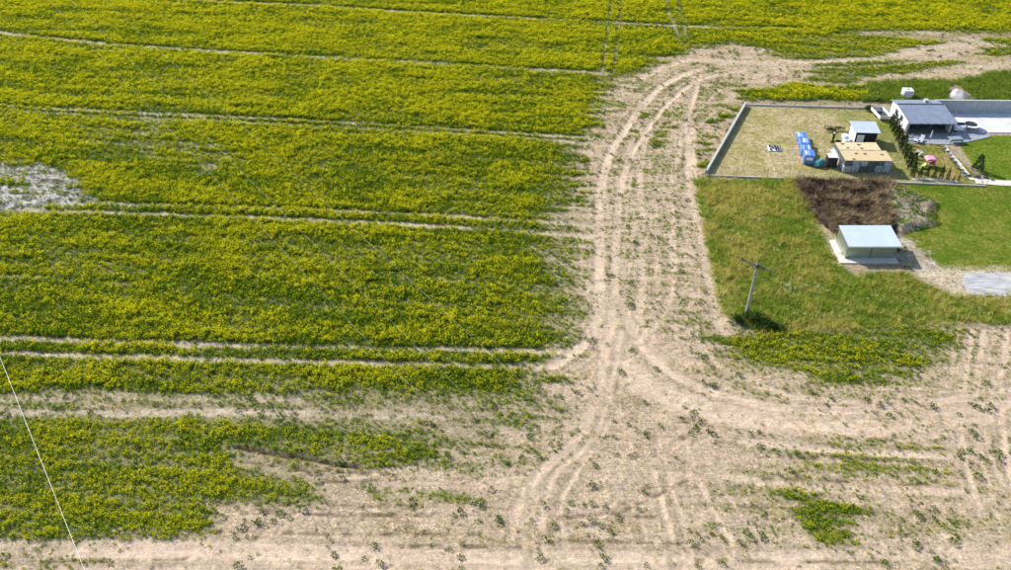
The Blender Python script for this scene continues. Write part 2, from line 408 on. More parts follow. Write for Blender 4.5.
# ground materials driven by the surveyed cover of the land
def ground_mat(name, bump, rows=True):
    m = bpy.data.materials.new(name); m.use_nodes = True
    nt = m.node_tree; n = nt.nodes; l = nt.links
    b = n['Principled BSDF']; b.inputs['Roughness'].default_value = 0.95; b.inputs['Specular IOR Level'].default_value = 0.15
    at = n.new('ShaderNodeAttribute'); at.attribute_name = 'cover'
    tc = n.new('ShaderNodeTexCoord')
    def noise(scale, detail=5, rough=0.6, vec=None):
        q = n.new('ShaderNodeTexNoise'); q.inputs['Scale'].default_value = scale; q.inputs['Detail'].default_value = detail
        q.inputs['Roughness'].default_value = rough
        l.new(vec or tc.outputs['Object'], q.inputs['Vector']); return q
    a = noise(1.6, 8, 0.72); c = noise(0.28, 4)
    mp = n.new('ShaderNodeMapping'); mp.inputs['Rotation'].default_value = (0, 0, -math.atan2(TD[1], TD[0])); mp.inputs['Scale'].default_value = (0.35, 2.6, 1)
    l.new(tc.outputs['Object'], mp.inputs[0])
    s = noise(1.0, 6, 0.7, mp.outputs[0])
    def rng(src, lo, hi, a0, a1):
        r = n.new('ShaderNodeMapRange'); r.inputs[1].default_value = lo; r.inputs[2].default_value = hi
        r.inputs[3].default_value = a0; r.inputs[4].default_value = a1
        l.new(src, r.inputs[0]); return r.outputs[0]
    def mul(p, q):
        k = n.new('ShaderNodeMath'); k.operation = 'MULTIPLY'; l.new(p, k.inputs[0]); l.new(q, k.inputs[1]); return k.outputs[0]
    d2 = noise(6.5, 4, 0.75); d3 = noise(3.2, 6, 0.8)
    f0 = mul(rng(d2.outputs['Fac'], 0.34, 0.62, 0.58, 1.18), rng(d3.outputs['Fac'], 0.36, 0.60, 0.68, 1.15))
    f = mul(f0, mul(rng(a.outputs['Fac'], 0.28, 0.72, 0.72, 1.26), mul(rng(c.outputs['Fac'], 0.3, 0.7, 0.9, 1.1), rng(s.outputs['Fac'], 0.3, 0.7, 0.84, 1.14))))
    # driven-over soil is pressed smooth: less speckle there
    sm = n.new('ShaderNodeMix'); sm.data_type = 'FLOAT'; sm.inputs[3].default_value = 0.98
    sf = n.new('ShaderNodeMath'); sf.operation = 'MULTIPLY'; sf.inputs[1].default_value = 0.52
    l.new(at.outputs['Alpha'], sf.inputs[0]); l.new(sf.outputs[0], sm.inputs[0]); l.new(f, sm.inputs[2]); f = sm.outputs[0]
    vm = n.new('ShaderNodeVectorMath'); vm.operation = 'SCALE'
    l.new(at.outputs['Color'], vm.inputs[0]); l.new(f, vm.inputs['Scale'])
    l.new(vm.outputs[0], b.inputs['Base Color'])
    bp = n.new('ShaderNodeBump'); bp.inputs['Strength'].default_value = bump; bp.inputs['Distance'].default_value = 0.16
    ad = n.new('ShaderNodeMath'); ad.operation = 'ADD'
    l.new(d3.outputs['Fac'], ad.inputs[0]); l.new(s.outputs['Fac'], ad.inputs[1])
    l.new(ad.outputs[0], bp.inputs['Height']); l.new(bp.outputs[0], b.inputs['Normal'])
    MATS[name] = m
    return m
ground_mat('field_soil', 0.55)

# ------------------------------------------------------------------ mesh helpers
COL = scene.collection
class MB:
    def __init__(s): s.v = []; s.f = []; s.m = []
    def add(s, v, f, m=0):
        k = len(s.v); s.v += [tuple(p) for p in v]
        s.f += [tuple(i + k for i in q) for q in f]; s.m += [m] * len(f)
        return s
    def box(s, x0, x1, y0, y1, z0, z1, m=0, bev=0.0):
        if bev <= 0:
            v = [(x0,y0,z0),(x1,y0,z0),(x1,y1,z0),(x0,y1,z0),(x0,y0,z1),(x1,y0,z1),(x1,y1,z1),(x0,y1,z1)]
            return s.add(v, [(3,2,1,0),(4,5,6,7),(0,1,5,4),(1,2,6,5),(2,3,7,6),(3,0,4,7)], m)
        b = bev
        pr = lambda e: [(x0+b+e,y0+e),(x1-b-e,y0+e),(x1-e,y0+b+e),(x1-e,y1-b-e),(x1-b-e,y1-e),(x0+b+e,y1-e),(x0+e,y1-b-e),(x0+e,y0+b+e)]
        rings = [(b * 0.7, z0), (0, z0 + b), (0, z1 - b), (b * 0.7, z1)]
        v = [(p[0], p[1], z) for e, z in rings for p in pr(e)]
        f = [tuple(range(7, -1, -1)), tuple(range(24, 32))]
        for r in range(3):
            for i in range(8):
                j = (i + 1) % 8; f.append((r*8+i, r*8+j, r*8+8+j, r*8+8+i))
        return s.add(v, f, m)
    def tube(s, pts, r, n=8, m=0, cap=True):
        pts = [np.array(p, float) for p in pts]; rs = r if hasattr(r, '__len__') else [r] * len(pts)
        v = []; f = []
        for i, p in enumerate(pts):
            t = pts[min(i + 1, len(pts) - 1)] - pts[max(i - 1, 0)]; t = t / np.linalg.norm(t)
            a = np.cross(t, (0, 0, 1)) if abs(t[2]) < 0.95 else np.cross(t, (0, 1, 0)); a = a / np.linalg.norm(a); b = np.cross(t, a)
            for k in range(n):
                w = 2 * math.pi * k / n
                v.append(p + rs[i] * (math.cos(w) * a + math.sin(w) * b))
        for i in range(len(pts) - 1):
            for k in range(n):
                j = (k + 1) % n; f.append((i*n+k, i*n+j, i*n+n+j, i*n+n+k))
        if cap:
            f.append(tuple(range(n - 1, -1, -1))); f.append(tuple(range((len(pts)-1)*n, len(pts)*n)))
        return s.add(v, f, m)
    def lathe(s, prof, c=(0, 0, 0), n=16, m=0):
        v = [(c[0]+r*math.cos(2*math.pi*k/n), c[1]+r*math.sin(2*math.pi*k/n), c[2]+z) for r, z in prof for k in range(n)]
        f = [(i*n+k, i*n+(k+1)%n, i*n+n+(k+1)%n, i*n+n+k) for i in range(len(prof)-1) for k in range(n)]
        f.append(tuple(range(n-1, -1, -1))); f.append(tuple(range((len(prof)-1)*n, len(prof)*n)))
        return s.add(v, f, m)
    def prism(s, prof, y0, y1, m=0):
        """profile in x,z pulled along y"""
        n = len(prof)
        v = [(x, y0, z) for x, z in prof] + [(x, y1, z) for x, z in prof]
        f = [tuple(range(n)), tuple(range(2*n-1, n-1, -1))] + [(i, n+i, n+(i+1)%n, (i+1)%n) for i in range(n)]
        return s.add(v, f, m)
    def build(s, name, mats, parent=None, loc=None, rotz=0, smooth=False):
        me = bpy.data.meshes.new(name); me.from_pydata(s.v, [], s.f)
        mats = mats if isinstance(mats, (list, tuple)) else [mats]
        for q in mats: me.materials.append(M(q) if isinstance(q, str) else q)
        me.polygons.foreach_set('material_index', s.m)
        me.validate()
        import bmesh
        bm = bmesh.new(); bm.from_mesh(me); bmesh.ops.recalc_face_normals(bm, faces=bm.faces); bm.to_mesh(me); bm.free()
        if smooth:
            me.polygons.foreach_set('use_smooth', [True] * len(me.polygons))
        o = bpy.data.objects.new(name, me); COL.objects.link(o)
        if parent: o.parent = parent
        if loc is not None: o.location = loc
        o.rotation_euler = (0, 0, rotz)
        return o
def tag(o, label=None, cat=None, group=None, kind=None):
    if label: o['label'] = label
    if cat: o['category'] = cat
    if group: o['group'] = group
    if kind: o['kind'] = kind
    return o
def thing(name, label, cat, loc=(0, 0, 0), rotz=0, group=None):
    o = bpy.data.objects.new(name, None); COL.objects.link(o)
    o.location = loc; o.rotation_euler = (0, 0, rotz); o.empty_display_size = 0.3
    return tag(o, label, cat, group)
def copy_thing(src, loc, rotz, label, scale=1.0):
    r = src.copy(); COL.objects.link(r); r.location = loc; r.rotation_euler = (0, 0, rotz)
    r.scale = (scale, scale, scale) if not hasattr(scale, '__len__') else scale
    r['label'] = label
    for ch in list(src.children):
        c = ch.copy(); COL.objects.link(c); c.parent = r
        for g in list(ch.children):
            d = g.copy(); COL.objects.link(d); d.parent = c
    return r
ORD = ['first', 'second', 'third', 'fourth', 'fifth', 'sixth', 'seventh', 'eighth', 'ninth', 'tenth', 'eleventh', 'twelfth', 'thirteenth']

# ------------------------------------------------------------------ the ground: one sheet to the horizon
STEP = 0.28
gx = np.arange(-135, 135 + 1e-6, STEP); gy = np.concatenate([np.arange(38, 115, 0.25), np.arange(115, 222, 0.45)])
def skirt(a, far):
    out = []; d = STEP; p = a
    while p < far:
        d *= 1.6; p += d; out.append(p)
    return out
gx = np.array([-q for q in skirt(gx[-1], 2500)][::-1] + list(gx) + skirt(gx[-1], 2500))
low = []; d = STEP; p = gy[0]
while p > -1200:
    d *= 1.6; p -= d; low.append(p)
gy = np.array(sorted(low) + list(gy) + skirt(gy[-1], 2500))
X, Y = np.meshgrid(gx, gy)
nx, ny = len(gx), len(gy)
xf, yf = X.ravel(), Y.ravel()
F = fields(xf, yf)
def mixc(c, w, col):
    w = np.clip(w, 0, 1)[:, None]
    return c * (1 - w) + np.array(col)[None, :] * w
n_a = fbm(xf * 0.9, yf * 0.9, 131, 4); n_b = fbm(xf * 0.09, yf * 0.09, 151, 3)
c = np.tile(np.array([0.465, 0.352, 0.245]), (len(xf), 1))
c = mixc(c, sstep(0.35, 0.75, n_b) * 0.45, (0.51, 0.382, 0.27))
c = mixc(c, sstep(0.45, 0.75, n_a) * 0.5, (0.37, 0.29, 0.18))
c = mixc(c, sstep(0.42, 0.7, F['streak2']) * 0.3, (0.39, 0.325, 0.19))
c = mixc(c, (1 - F['head']) * 0.75, (0.30, 0.245, 0.155))
c = mixc(c, F['tram'] * 0.8, (0.48, 0.40, 0.29))
c = mixc(c, F['crop'] * 1.25, (0.13, 0.15, 0.034))
c = mixc(c, F['trk'] * (0.6 + 0.4 * n_a), (0.61, 0.468, 0.345))
c = mixc(c, F['rut'] * 0.6, (0.29, 0.22, 0.145))
c = mixc(c, F['white'], (0.44, 0.415, 0.39))
c = mixc(c, F['white'] * sstep(0.5, 0.62, F['streak2'] * 0.5 + n_a * 0.5) * 0.85, (0.13, 0.12, 0.10))
c = mixc(c, F['grey2'] * 0.45, (0.36, 0.33, 0.24))
c = mixc(c, F['thin'] * 0.85, (0.16, 0.115, 0.07))
c = mixc(c, F['fur'], (0.085, 0.055, 0.035))
mg = fbm(xf * 0.22, yf * 0.22, 171, 4)
mead = np.array([0.17, 0.21, 0.035])[None, :] * (1 - sstep(0.4, 0.62, mg))[:, None] + np.array([0.33, 0.28, 0.09])[None, :] * sstep(0.4, 0.62, mg)[:, None]
c = c * (1 - F['meadow'])[:, None] + mead * F['meadow'][:, None]
lg = fbm(xf * 0.5, yf * 0.5, 191, 4)
lawn = np.array([0.115, 0.185, 0.012])[None, :] * (1 - sstep(0.35, 0.7, lg))[:, None] + np.array([0.22, 0.235, 0.035])[None, :] * sstep(0.35, 0.7, lg)[:, None]
c = c * (1 - F['lawn'])[:, None] + lawn * F['lawn'][:, None]
lot = np.array([0.46, 0.375, 0.205])[None, :] * (1 - sstep(0.42, 0.62, lg))[:, None] + np.array([0.36, 0.31, 0.12])[None, :] * sstep(0.42, 0.62, lg)[:, None]
lotg = sstep(54, 66, xf) * 0.7 + sstep(46, 50, xf) * sstep(0.5, 0.62, mg) * 0.4
lot = lot * (1 - np.clip(lotg, 0, 1))[:, None] + np.array([0.19, 0.215, 0.035])[None, :] * np.clip(lotg, 0, 1)[:, None]
c = c * (1 - F['lot'])[:, None] + lot * F['lot'][:, None]
c = mixc(c, F['yard'], (0.25, 0.225, 0.055))
c = mixc(c, F['yard'] * sstep(0.45, 0.65, lg) * 0.8, (0.40, 0.29, 0.13))
c = mixc(c, F['glawn'], (0.140, 0.215, 0.014))
c = mixc(c, F['glawn'] * sstep(0.5, 0.75, lg) * 0.5, (0.24, 0.24, 0.04))
c = mixc(c, F['sand'] * (0.5 + n_a * 0.6), (0.54, 0.44, 0.31))
c = mixc(c, F['sand2'] * 0.8, (0.46, 0.38, 0.25))
c = mixc(c, F['spill'] * (0.35 + n_a), (0.43, 0.37, 0.29))
flat = np.clip(np.maximum.reduce([F['lot'], F['yard'], F['glawn'], F['lawn'] * 0.7, F['meadow'] * 0.5]), 0, 1)
inside = (np.abs(xf) < 134) & (yf > 39) & (yf < 221)
clod = fbm(xf * 1.3, yf * 1.3, 211, 3) - 0.5
z = (0.16 * clod - 0.05 - 0.06 * F['trk'] * (1 - F['rut']) - 0.05 * F['tram'] + 0.085 * F['rut'] - 0.25 * F['fur'] - 0.05 * F['thin']) * (1 - 0.85 * flat) - 0.03 * flat
z = np.where(inside, np.minimum(z, 0.03), -0.1)
me = bpy.data.meshes.new('field_ground')
idx = np.arange(nx * ny).reshape(ny, nx)
quads = np.stack([idx[:-1, :-1], idx[:-1, 1:], idx[1:, 1:], idx[1:, :-1]], -1).reshape(-1, 4)
me.vertices.add(nx * ny); me.vertices.foreach_set('co', np.stack([xf, yf, z], -1).ravel())
me.loops.add(len(quads) * 4); me.loops.foreach_set('vertex_index', quads.ravel())
me.polygons.add(len(quads)); me.polygons.foreach_set('loop_start', np.arange(len(quads)) * 4); me.polygons.foreach_set('loop_total', np.full(len(quads), 4))
me.update(calc_edges=True)
ca = me.attributes.new('cover', 'FLOAT_COLOR', 'POINT')
ca.data.foreach_set('color', np.concatenate([c, np.clip(F['trk'] + 0.6 * F['tram'], 0, 1)[:, None]], 1).astype(np.float32).ravel())
me.polygons.foreach_set('use_smooth', np.ones(len(quads), bool))
me.materials.append(M('field_soil'))
ground = bpy.data.objects.new('field_ground', me); COL.objects.link(ground); tag(ground, kind='structure')
def gz(x, y):
    i = np.clip(np.searchsorted(gx, x), 1, nx - 1); j = np.clip(np.searchsorted(gy, y), 1, ny - 1)
    return z.reshape(ny, nx)[j, i]

# ------------------------------------------------------------------ plants as prototypes
def rnd(a, b): return random.uniform(a, b)
class Plant(MB):
    def leaf(s, p, d, l, w, m=0, droop=0.0):
        p = np.array(p, float); d = np.array(d, float); d = d / (np.linalg.norm(d) + 1e-9)
        a = np.cross(d, (rnd(-1, 1), rnd(-1, 1), rnd(0.2, 1.5))); a = a / (np.linalg.norm(a) + 1e-9)
        q = p + d * l * 0.5; t = p + d * l + np.array((0, 0, -droop * l))
        s.add([p, q + a * w * 0.5, t, q - a * w * 0.5], [(0, 1, 2, 3)], m)
    def blade(s, p, t, w, m=0):
        p = np.array(p, float); t = np.array(t, float); an = rnd(0, 6.28); a = np.array((math.cos(an), math.sin(an), 0)) * w * 0.5
        s.add([p - a, p + a, t], [(0, 1, 2)], m)
def proto(p, name, mats):
    me = bpy.data.meshes.new(name); me.from_pydata(p.v, [], p.f)
    for q in mats: me.materials.append(M(q))
    me.polygons.foreach_set('material_index', p.m); me.update()
    return bpy.data.objects.new(name, me)
def crop_plant(nst, h, fl, rad=0.24, leaf=0.15, fsz=0.085):
    p = Plant()
    for i in range(nst):
        a = rnd(0, 6.28); r = rad * math.sqrt(random.random())
        b = np.array((r * math.cos(a), r * math.sin(a), 0)); hh = h * rnd(0.6, 1.05)
        t = np.array((b[0] * 1.5 + rnd(-.06, .06), b[1] * 1.5 + rnd(-.06, .06), hh))
        p.blade(b, t, 0.03)
        for k in range(4):
            q = b + (t - b) * rnd(0.15, 0.85); an = rnd(0, 6.28)
            p.leaf(q, (math.cos(an), math.sin(an), rnd(-0.1, 0.8)), leaf * rnd(0.7, 1.3), leaf * 0.5, 0, 0.2)
        if random.random() < fl:
            for k in range(4):
                an = rnd(0, 6.28); q = t + np.array((rnd(-.05, .05), rnd(-.05, .05), rnd(-.10, .03)))
                p.leaf(q, (math.cos(an), math.sin(an), rnd(-0.3, 0.9)), fsz * rnd(0.8, 1.4), fsz * 0.9, 1)
    return p
def tuft(n, h, rad, w, lean=0.5, m=0):
    p = Plant()
    for i in range(n):
        a = rnd(0, 6.28); r = rad * math.sqrt(random.random()); b = np.array((r * math.cos(a), r * math.sin(a), 0))
        a2 = a + rnd(-1, 1); hh = h * rnd(0.5, 1.1); L = hh * lean * rnd(0.3, 1.2)
        p.blade(b, b + np.array((L * math.cos(a2), L * math.sin(a2), hh)), w * rnd(0.7, 1.3), m)
    return p
def weed(n, h, rad):
    p = Plant()
    for i in range(n):
        a = rnd(0, 6.28); r = rad * random.random(); hh = h * rnd(0.1, 1) * (1 - 0.5 * r / rad)
        p.leaf((r * math.cos(a), r * math.sin(a), hh * 0.7), (math.cos(a) + rnd(-.9, .9), math.sin(a) + rnd(-.9, .9), rnd(0.4, 2.2)), rnd(0.08, 0.18), rnd(0.05, 0.10), 0, 0.1)
    return p
def scatter(name, P, kind_idx, scl, protos, tilt=0.12, label=None, cat=None, parent=None):
    n = len(P)
    me = bpy.data.meshes.new(name); me.vertices.add(n); me.vertices.foreach_set('co', np.asarray(P, np.float32).ravel())
    a = me.attributes.new('pick', 'INT', 'POINT'); a.data.foreach_set('value', np.asarray(kind_idx, np.int32))
    rot = np.stack([RNG.normal(0, tilt, n), RNG.normal(0, tilt, n), RNG.random(n) * 6.283], -1).astype(np.float32)
    a = me.attributes.new('turn', 'FLOAT_VECTOR', 'POINT'); a.data.foreach_set('vector', rot.ravel())
    scl = np.asarray(scl, np.float32)
    if scl.ndim == 1: scl = np.stack([scl, scl, scl], -1)
    a = me.attributes.new('size', 'FLOAT_VECTOR', 'POINT'); a.data.foreach_set('vector', scl.ravel())
    o = bpy.data.objects.new(name, me); COL.objects.link(o)
    pc = bpy.data.collections.new(name + '_kinds')
    for i, q in enumerate(protos):
        q.name = '%s_kind_%02d' % (name, i); pc.objects.link(q)
    g = bpy.data.node_groups.new(name, 'GeometryNodeTree')
    g.interface.new_socket('Geometry', in_out='INPUT', socket_type='NodeSocketGeometry')
    g.interface.new_socket('Geometry', in_out='OUTPUT', socket_type='NodeSocketGeometry')
    N = g.nodes; L = g.links
    gi = N.new('NodeGroupInput'); go = N.new('NodeGroupOutput'); ip = N.new('GeometryNodeInstanceOnPoints')
    ci = N.new('GeometryNodeCollectionInfo'); ci.inputs[0].default_value = pc; ci.inputs[1].default_value = True; ci.inputs[2].default_value = True
    def na(t, nm):
        k = N.new('GeometryNodeInputNamedAttribute'); k.data_type = t; k.inputs[0].default_value = nm; return k.outputs[0]
    e = N.new('FunctionNodeEulerToRotation')
    L.new(na('FLOAT_VECTOR', 'turn'), e.inputs[0])
    L.new(gi.outputs[0], ip.inputs['Points']); L.new(ci.outputs[0], ip.inputs['Instance'])
    ip.inputs['Pick Instance'].default_value = True
    L.new(na('INT', 'pick'), ip.inputs['Instance Index']); L.new(e.outputs[0], ip.inputs['Rotation']); L.new(na('FLOAT_VECTOR', 'size'), ip.inputs['Scale'])
    L.new(ip.outputs[0], go.inputs[0])
    md = o.modifiers.new('scatter', 'NODES'); md.node_group = g
    if parent: o.parent = parent
    return tag(o, label, cat, kind='stuff')

def candidates(x0, x1, y0, y1, per_m2):
    s = 1 / math.sqrt(per_m2)
    a, b = np.meshgrid(np.arange(x0, x1, s), np.arange(y0, y1, s))
    a = a.ravel() + RNG.uniform(-.5, .5, a.size) * s; b = b.ravel() + RNG.uniform(-.5, .5, b.size) * s
    # only ground that the photograph or a step to its side can see
    k = (np.abs(a) < (b * 0.60 + 26)) & (b > 40)
    return a[k], b[k]

# ---- flowering crop, weeds and straw over the field
cx, cy = candidates(-132, 132, 40, 220, 12.0)
G = fields(cx, cy)
rr = RNG.random(len(cx))
band = np.clip((cy - 45) / 150, 0, 1)
crop_p = G['crop']
take = rr < crop_p
green_bias = fbm(cx * 0.13, cy * 0.4, 301, 4)
fl = G['yel'] * (0.78 + 0.75 * band) * (1.35 - 1.1 * sstep(0.42, 0.64, green_bias)) * (1.2 - 0.6 * sstep(0.45, 0.7, fbm(cx * 0.05, cy * 0.09, 311, 3))) * (0.55 + 0.6 * sstep(0.25, 0.9, crop_p))
fl = fl * 0.76 * (1 - 0.42 * sstep(-48, -12, cx) * (1 - sstep(112, 135, cy)) * sstep(70, 84, cy))
px, py = cx[take], cy[take]
r2 = RNG.random(len(px))
isf = r2 < np.clip(fl[take], 0, 0.96)
pick = np.where(isf, RNG.integers(0, 5, len(px)), RNG.integers(5, 8, len(px)))
hs = G['hgt'][take] * (0.5 + 1.0 * RNG.random(len(px)) ** 1.6) * (0.7 + 0.6 * fbm(px * 0.5, py * 0.5, 321, 3)) * (0.55 + 0.55 * crop_p[take])
protos = [proto(crop_plant(10, 0.60, f, 0.22, 0.14, 0.075), 'p', ['crop_leaf', 'crop_flower']) for f in (0.45, 0.65, 0.8, 0.95, 1.0)] + \
         [proto(crop_plant(10, 0.52, f, 0.22, 0.14, 0.07), 'p', ['crop_leaf', 'crop_flower']) for f in (0.0, 0.08, 0.2)]
sc = np.stack([0.42 + 0.5 * hs, 0.42 + 0.5 * hs, hs], -1)
scatter('flowering_crop', np.stack([px, py, gz(px, py)], -1), pick, sc, protos, 0.1, 'yellow flowering green crop growing in strips across the field', 'crop')

# ---- dark weeds, straw and dry wisps on the open ground
cx, cy = candidates(-132, 132, 40, 200, 9.0)
G = fields(cx, cy)
BUILT = UP([(870,101),(1300,92),(1300,192),(985,190),(905,182),(868,112)])
HEAPS = [UP([(798,182),(890,184),(893,232),(838,232),(812,212)]), UP([(884,190),(905,190),(934,205),(930,224),(900,232),(892,222)])]
open_g = (1 - np.clip(G['crop'] * 1.5, 0, 1)) * (G['special'] < 0.4) * ~inpoly(cx, cy, BUILT)
for q in HEAPS: open_g = open_g * ~inpoly(cx, cy, q)
wn_ = fbm(cx * 0.35, cy * 0.35, 331, 3)
near_trk = 1 - 0.8 * G['trk']
wd = open_g * near_trk * (0.018 + 0.13 * sstep(0.50, 0.70, wn_)) + 0.05 * G['white']
r = RNG.random(len(cx)); k = r < wd
wx, wy = cx[k], cy[k]
protos = [proto(weed(46, rnd(.25, .45), 0.24), 'p', ['weed_leaf']) for i in range(4)]
scatter('green_weeds', np.stack([wx, wy, gz(wx, wy)], -1), RNG.integers(0, 4, len(wx)), 0.3 + 1.5 * RNG.random(len(wx)) ** 2.5, protos, 0.1, 'dark green weed tufts dotted over the bare soil', 'weeds')
sn = fbm(G['u'] * 0.25, G['v'] * 0.9, 351, 4)
sdn = open_g * (1 - 0.75 * G['trk']) * (0.10 + 0.75 * sstep(0.4, 0.7, sn)) * (1 - 0.7 * G['white'])
r = RNG.random(len(cx)); k = r < sdn
sx, sy = cx[k], cy[k]
yellowish = sstep(0.45, 0.65, fbm(sx * 0.12, sy * 0.25, 371, 3)) * 0.55 + 0.12 + 0.3 * sstep(16, 30, sx) * (sy < 70)
ty = np.where(RNG.random(len(sx)) < yellowish, RNG.integers(3, 6, len(sx)), np.where(RNG.random(len(sx)) < 0.45, RNG.integers(0, 2, len(sx)), 2))
protos = [proto(tuft(12, 0.12, 0.2, 0.035, 1.3), 'p', ['debris']) for i in range(2)] + [proto(tuft(16, 0.15, 0.22, 0.035, 1.3), 'p', ['straw'])] + [proto(tuft(18, 0.26, 0.2, 0.035, 0.8), 'p', ['wisp']) for i in range(3)]
scatter('dry_stubble', np.stack([sx, sy, gz(sx, sy)], -1), ty, RNG.uniform(0.5, 1.25, len(sx)), protos, 0.2, 'pale straw stubble and dry wisps on the bare soil', 'stubble')

# ---- meadow grass, lawn and yard grass
cx, cy = candidates(24, 130, 76, 140, 14.0)
G = fields(cx, cy)
KEEP = [UP([(828,239),(900,239),(900,265),(838,265)])] + HEAPS
free = np.ones(len(cx), bool)
for q in KEEP: free &= ~inpoly(cx, cy, q)
m2 = fbm(cx * 0.22, cy * 0.22, 171, 4); m3 = fbm(cx * 0.7, cy * 0.7, 401, 3)
k = free & (RNG.random(len(cx)) < G['meadow'] * 0.95)
mx_, my_ = cx[k], cy[k]
tanw = np.clip(sstep(0.36, 0.60, m2[k]) * 0.7 + 0.24 + 0.2 * sstep(0.5, 0.7, m3[k]), 0, 1)
ty = np.where(RNG.random(len(mx_)) < tanw, RNG.integers(3, 6, len(mx_)), RNG.integers(0, 3, len(mx_)))
protos = [proto(tuft(26, 0.30, 0.22, 0.035, 0.9), 'p', ['meadow_green']) for i in range(3)] + [proto(tuft(26, 0.34, 0.22, 0.03, 0.8), 'p', ['meadow_tan']) for i in range(3)]
scatter('meadow_grass', np.stack([mx_, my_, gz(mx_, my_)], -1), ty, 0.4 + 2.1 * RNG.random(len(mx_)) ** 3.5 + 0.4 * (m3[k] > 0.58), protos, 0.2, 'tall green and tan meadow grass around the pole and shed', 'grass')
lawn_w = np.clip(G['lawn'] + G['glawn'] * 0.9 + G['yard'] * 0.7, 0, 1)
k = free & (RNG.random(len(cx)) < np.clip(lawn_w + 0.3 * G['spill'] + 0.12 * G['sand'] + 0.3 * G['sand2'], 0, 1))
lx_, ly_ = cx[k], cy[k]
protos = [proto(tuft(22, 0.13, 0.2, 0.03, 0.8), 'p', ['lawn_green']) for i in range(3)] + [proto(tuft(18, 0.12, 0.2, 0.03, 0.9), 'p', ['meadow_tan'])]
ty = np.where(RNG.random(len(lx_)) < 0.10 + 0.35 * sstep(0.5, 0.7, m3[k]), 3, RNG.integers(0, 3, len(lx_)))
scatter('lawn_grass', np.stack([lx_, ly_, gz(lx_, ly_)], -1), ty, RNG.uniform(0.6, 1.2, len(lx_)), protos, 0.2, 'short bright green lawn grass in the yards on the right', 'grass')
k = free & (RNG.random(len(cx)) < G['lot'] * 0.45)
lx_, ly_ = cx[k], cy[k]
gw = sstep(52, 64, lx_) * 0.6 + 0.03 + 0.3 * sstep(0.55, 0.72, m2[k])
ty = np.where(RNG.random(len(lx_)) < gw, RNG.integers(0, 2, len(lx_)), RNG.integers(2, 4, len(lx_)))
protos = [proto(tuft(18, 0.16, 0.2, 0.03, 0.9), 'p', ['meadow_green']) for i in range(2)] + [proto(tuft(18, 0.14, 0.2, 0.03, 1.0), 'p', ['straw']) for i in range(2)]
scatter('lot_grass', np.stack([lx_, ly_, gz(lx_, ly_)], -1), ty, RNG.uniform(0.5, 1.3, len(lx_)), protos, 0.2, 'thin dry grass over the fenced storage lot', 'grass')
WEEDS = UP([(866,84),(900,80),(960,82),(985,74),(1300,66),(1300,98),(866,102)])
tx, ty_ = candidates(50, 140, 125, 160, 9.0)
kk = RNG.random(len(tx)) < polyedge(tx + 2 * (fbm(tx * .4, ty_ * .4, 611, 3) - .5), ty_ + 2 * (fbm(tx * .4, ty_ * .4, 621, 3) - .5), WEEDS, 0.6) * 0.9
WKEEP = UP([(928,118),(1240,118),(1240,103),(928,101)])
kk &= ~inpoly(tx, ty_, UP([(946,86),(958,85),(974,97),(972,101),(948,101)])) & ~inpoly(tx, ty_, UP([(880,137),(955,137),(955,104),(878,105)])) & (ty_ > np.interp(tx, [U(931,112.6)[0], U(1240,114.5)[0]], [U(931,112.6)[1], U(1240,114.5)[1]]) + 0.4)
tx, ty_ = tx[kk], ty_[kk]
tsz = RNG.uniform(0.7, 1.6, len(tx)) * (0.6 + 1.1 * fbm(tx * .3, ty_ * .3, 631, 3))
scatter('tall_weeds', np.stack([tx, ty_, gz(tx, ty_)], -1), RNG.integers(0, 4, len(tx)), tsz, [proto(weed(50, 0.8, 0.3), 'p', ['tall_weed']) for i in range(2)] + [proto(tuft(26, 0.6, 0.25, 0.04, 0.7), 'p', ['meadow_green']) for i in range(2)], 0.1, 'tall green weeds growing behind the grey wall', 'weeds')
# white umbels in the meadow
fx, fy = [], []
for (a, b, n_) in ((750,221,8), (727,240,12), (735,236,8), (788,291,16), (795,288,8), (818,291,10), (793,313,8), (880,300,8), (840,318,6), (770,250,5), (915,310,7), (980,312,6)):
    w = U(a, b)
    for i in range(n_):
        fx.append(w[0] + random.gauss(0, 0.7)); fy.append(w[1] + random.gauss(0, 0.6))
fx, fy = np.array(fx), np.array(fy)
def umbel():
    p = Plant()
    for i in range(16):
        a = rnd(0, 6.28); r = 0.12 * math.sqrt(random.random()); hh = rnd(0.42, 0.55)
        p.leaf((r * math.cos(a), r * math.sin(a), hh), (math.cos(a), math.sin(a), 0.3), 0.06, 0.05, 1)
        p.blade((0, 0, 0), (r * math.cos(a), r * math.sin(a), hh), 0.02, 0)
    return p
scatter('white_wildflowers', np.stack([fx, fy, gz(fx, fy)], -1), RNG.integers(0, 2, len(fx)), RNG.uniform(0.6, 1.1, len(fx)), [proto(umbel(), 'p', ['meadow_green', 'white_flower']) for i in range(2)], 0.1, 'white wildflower clusters in the meadow grass', 'wildflowers')

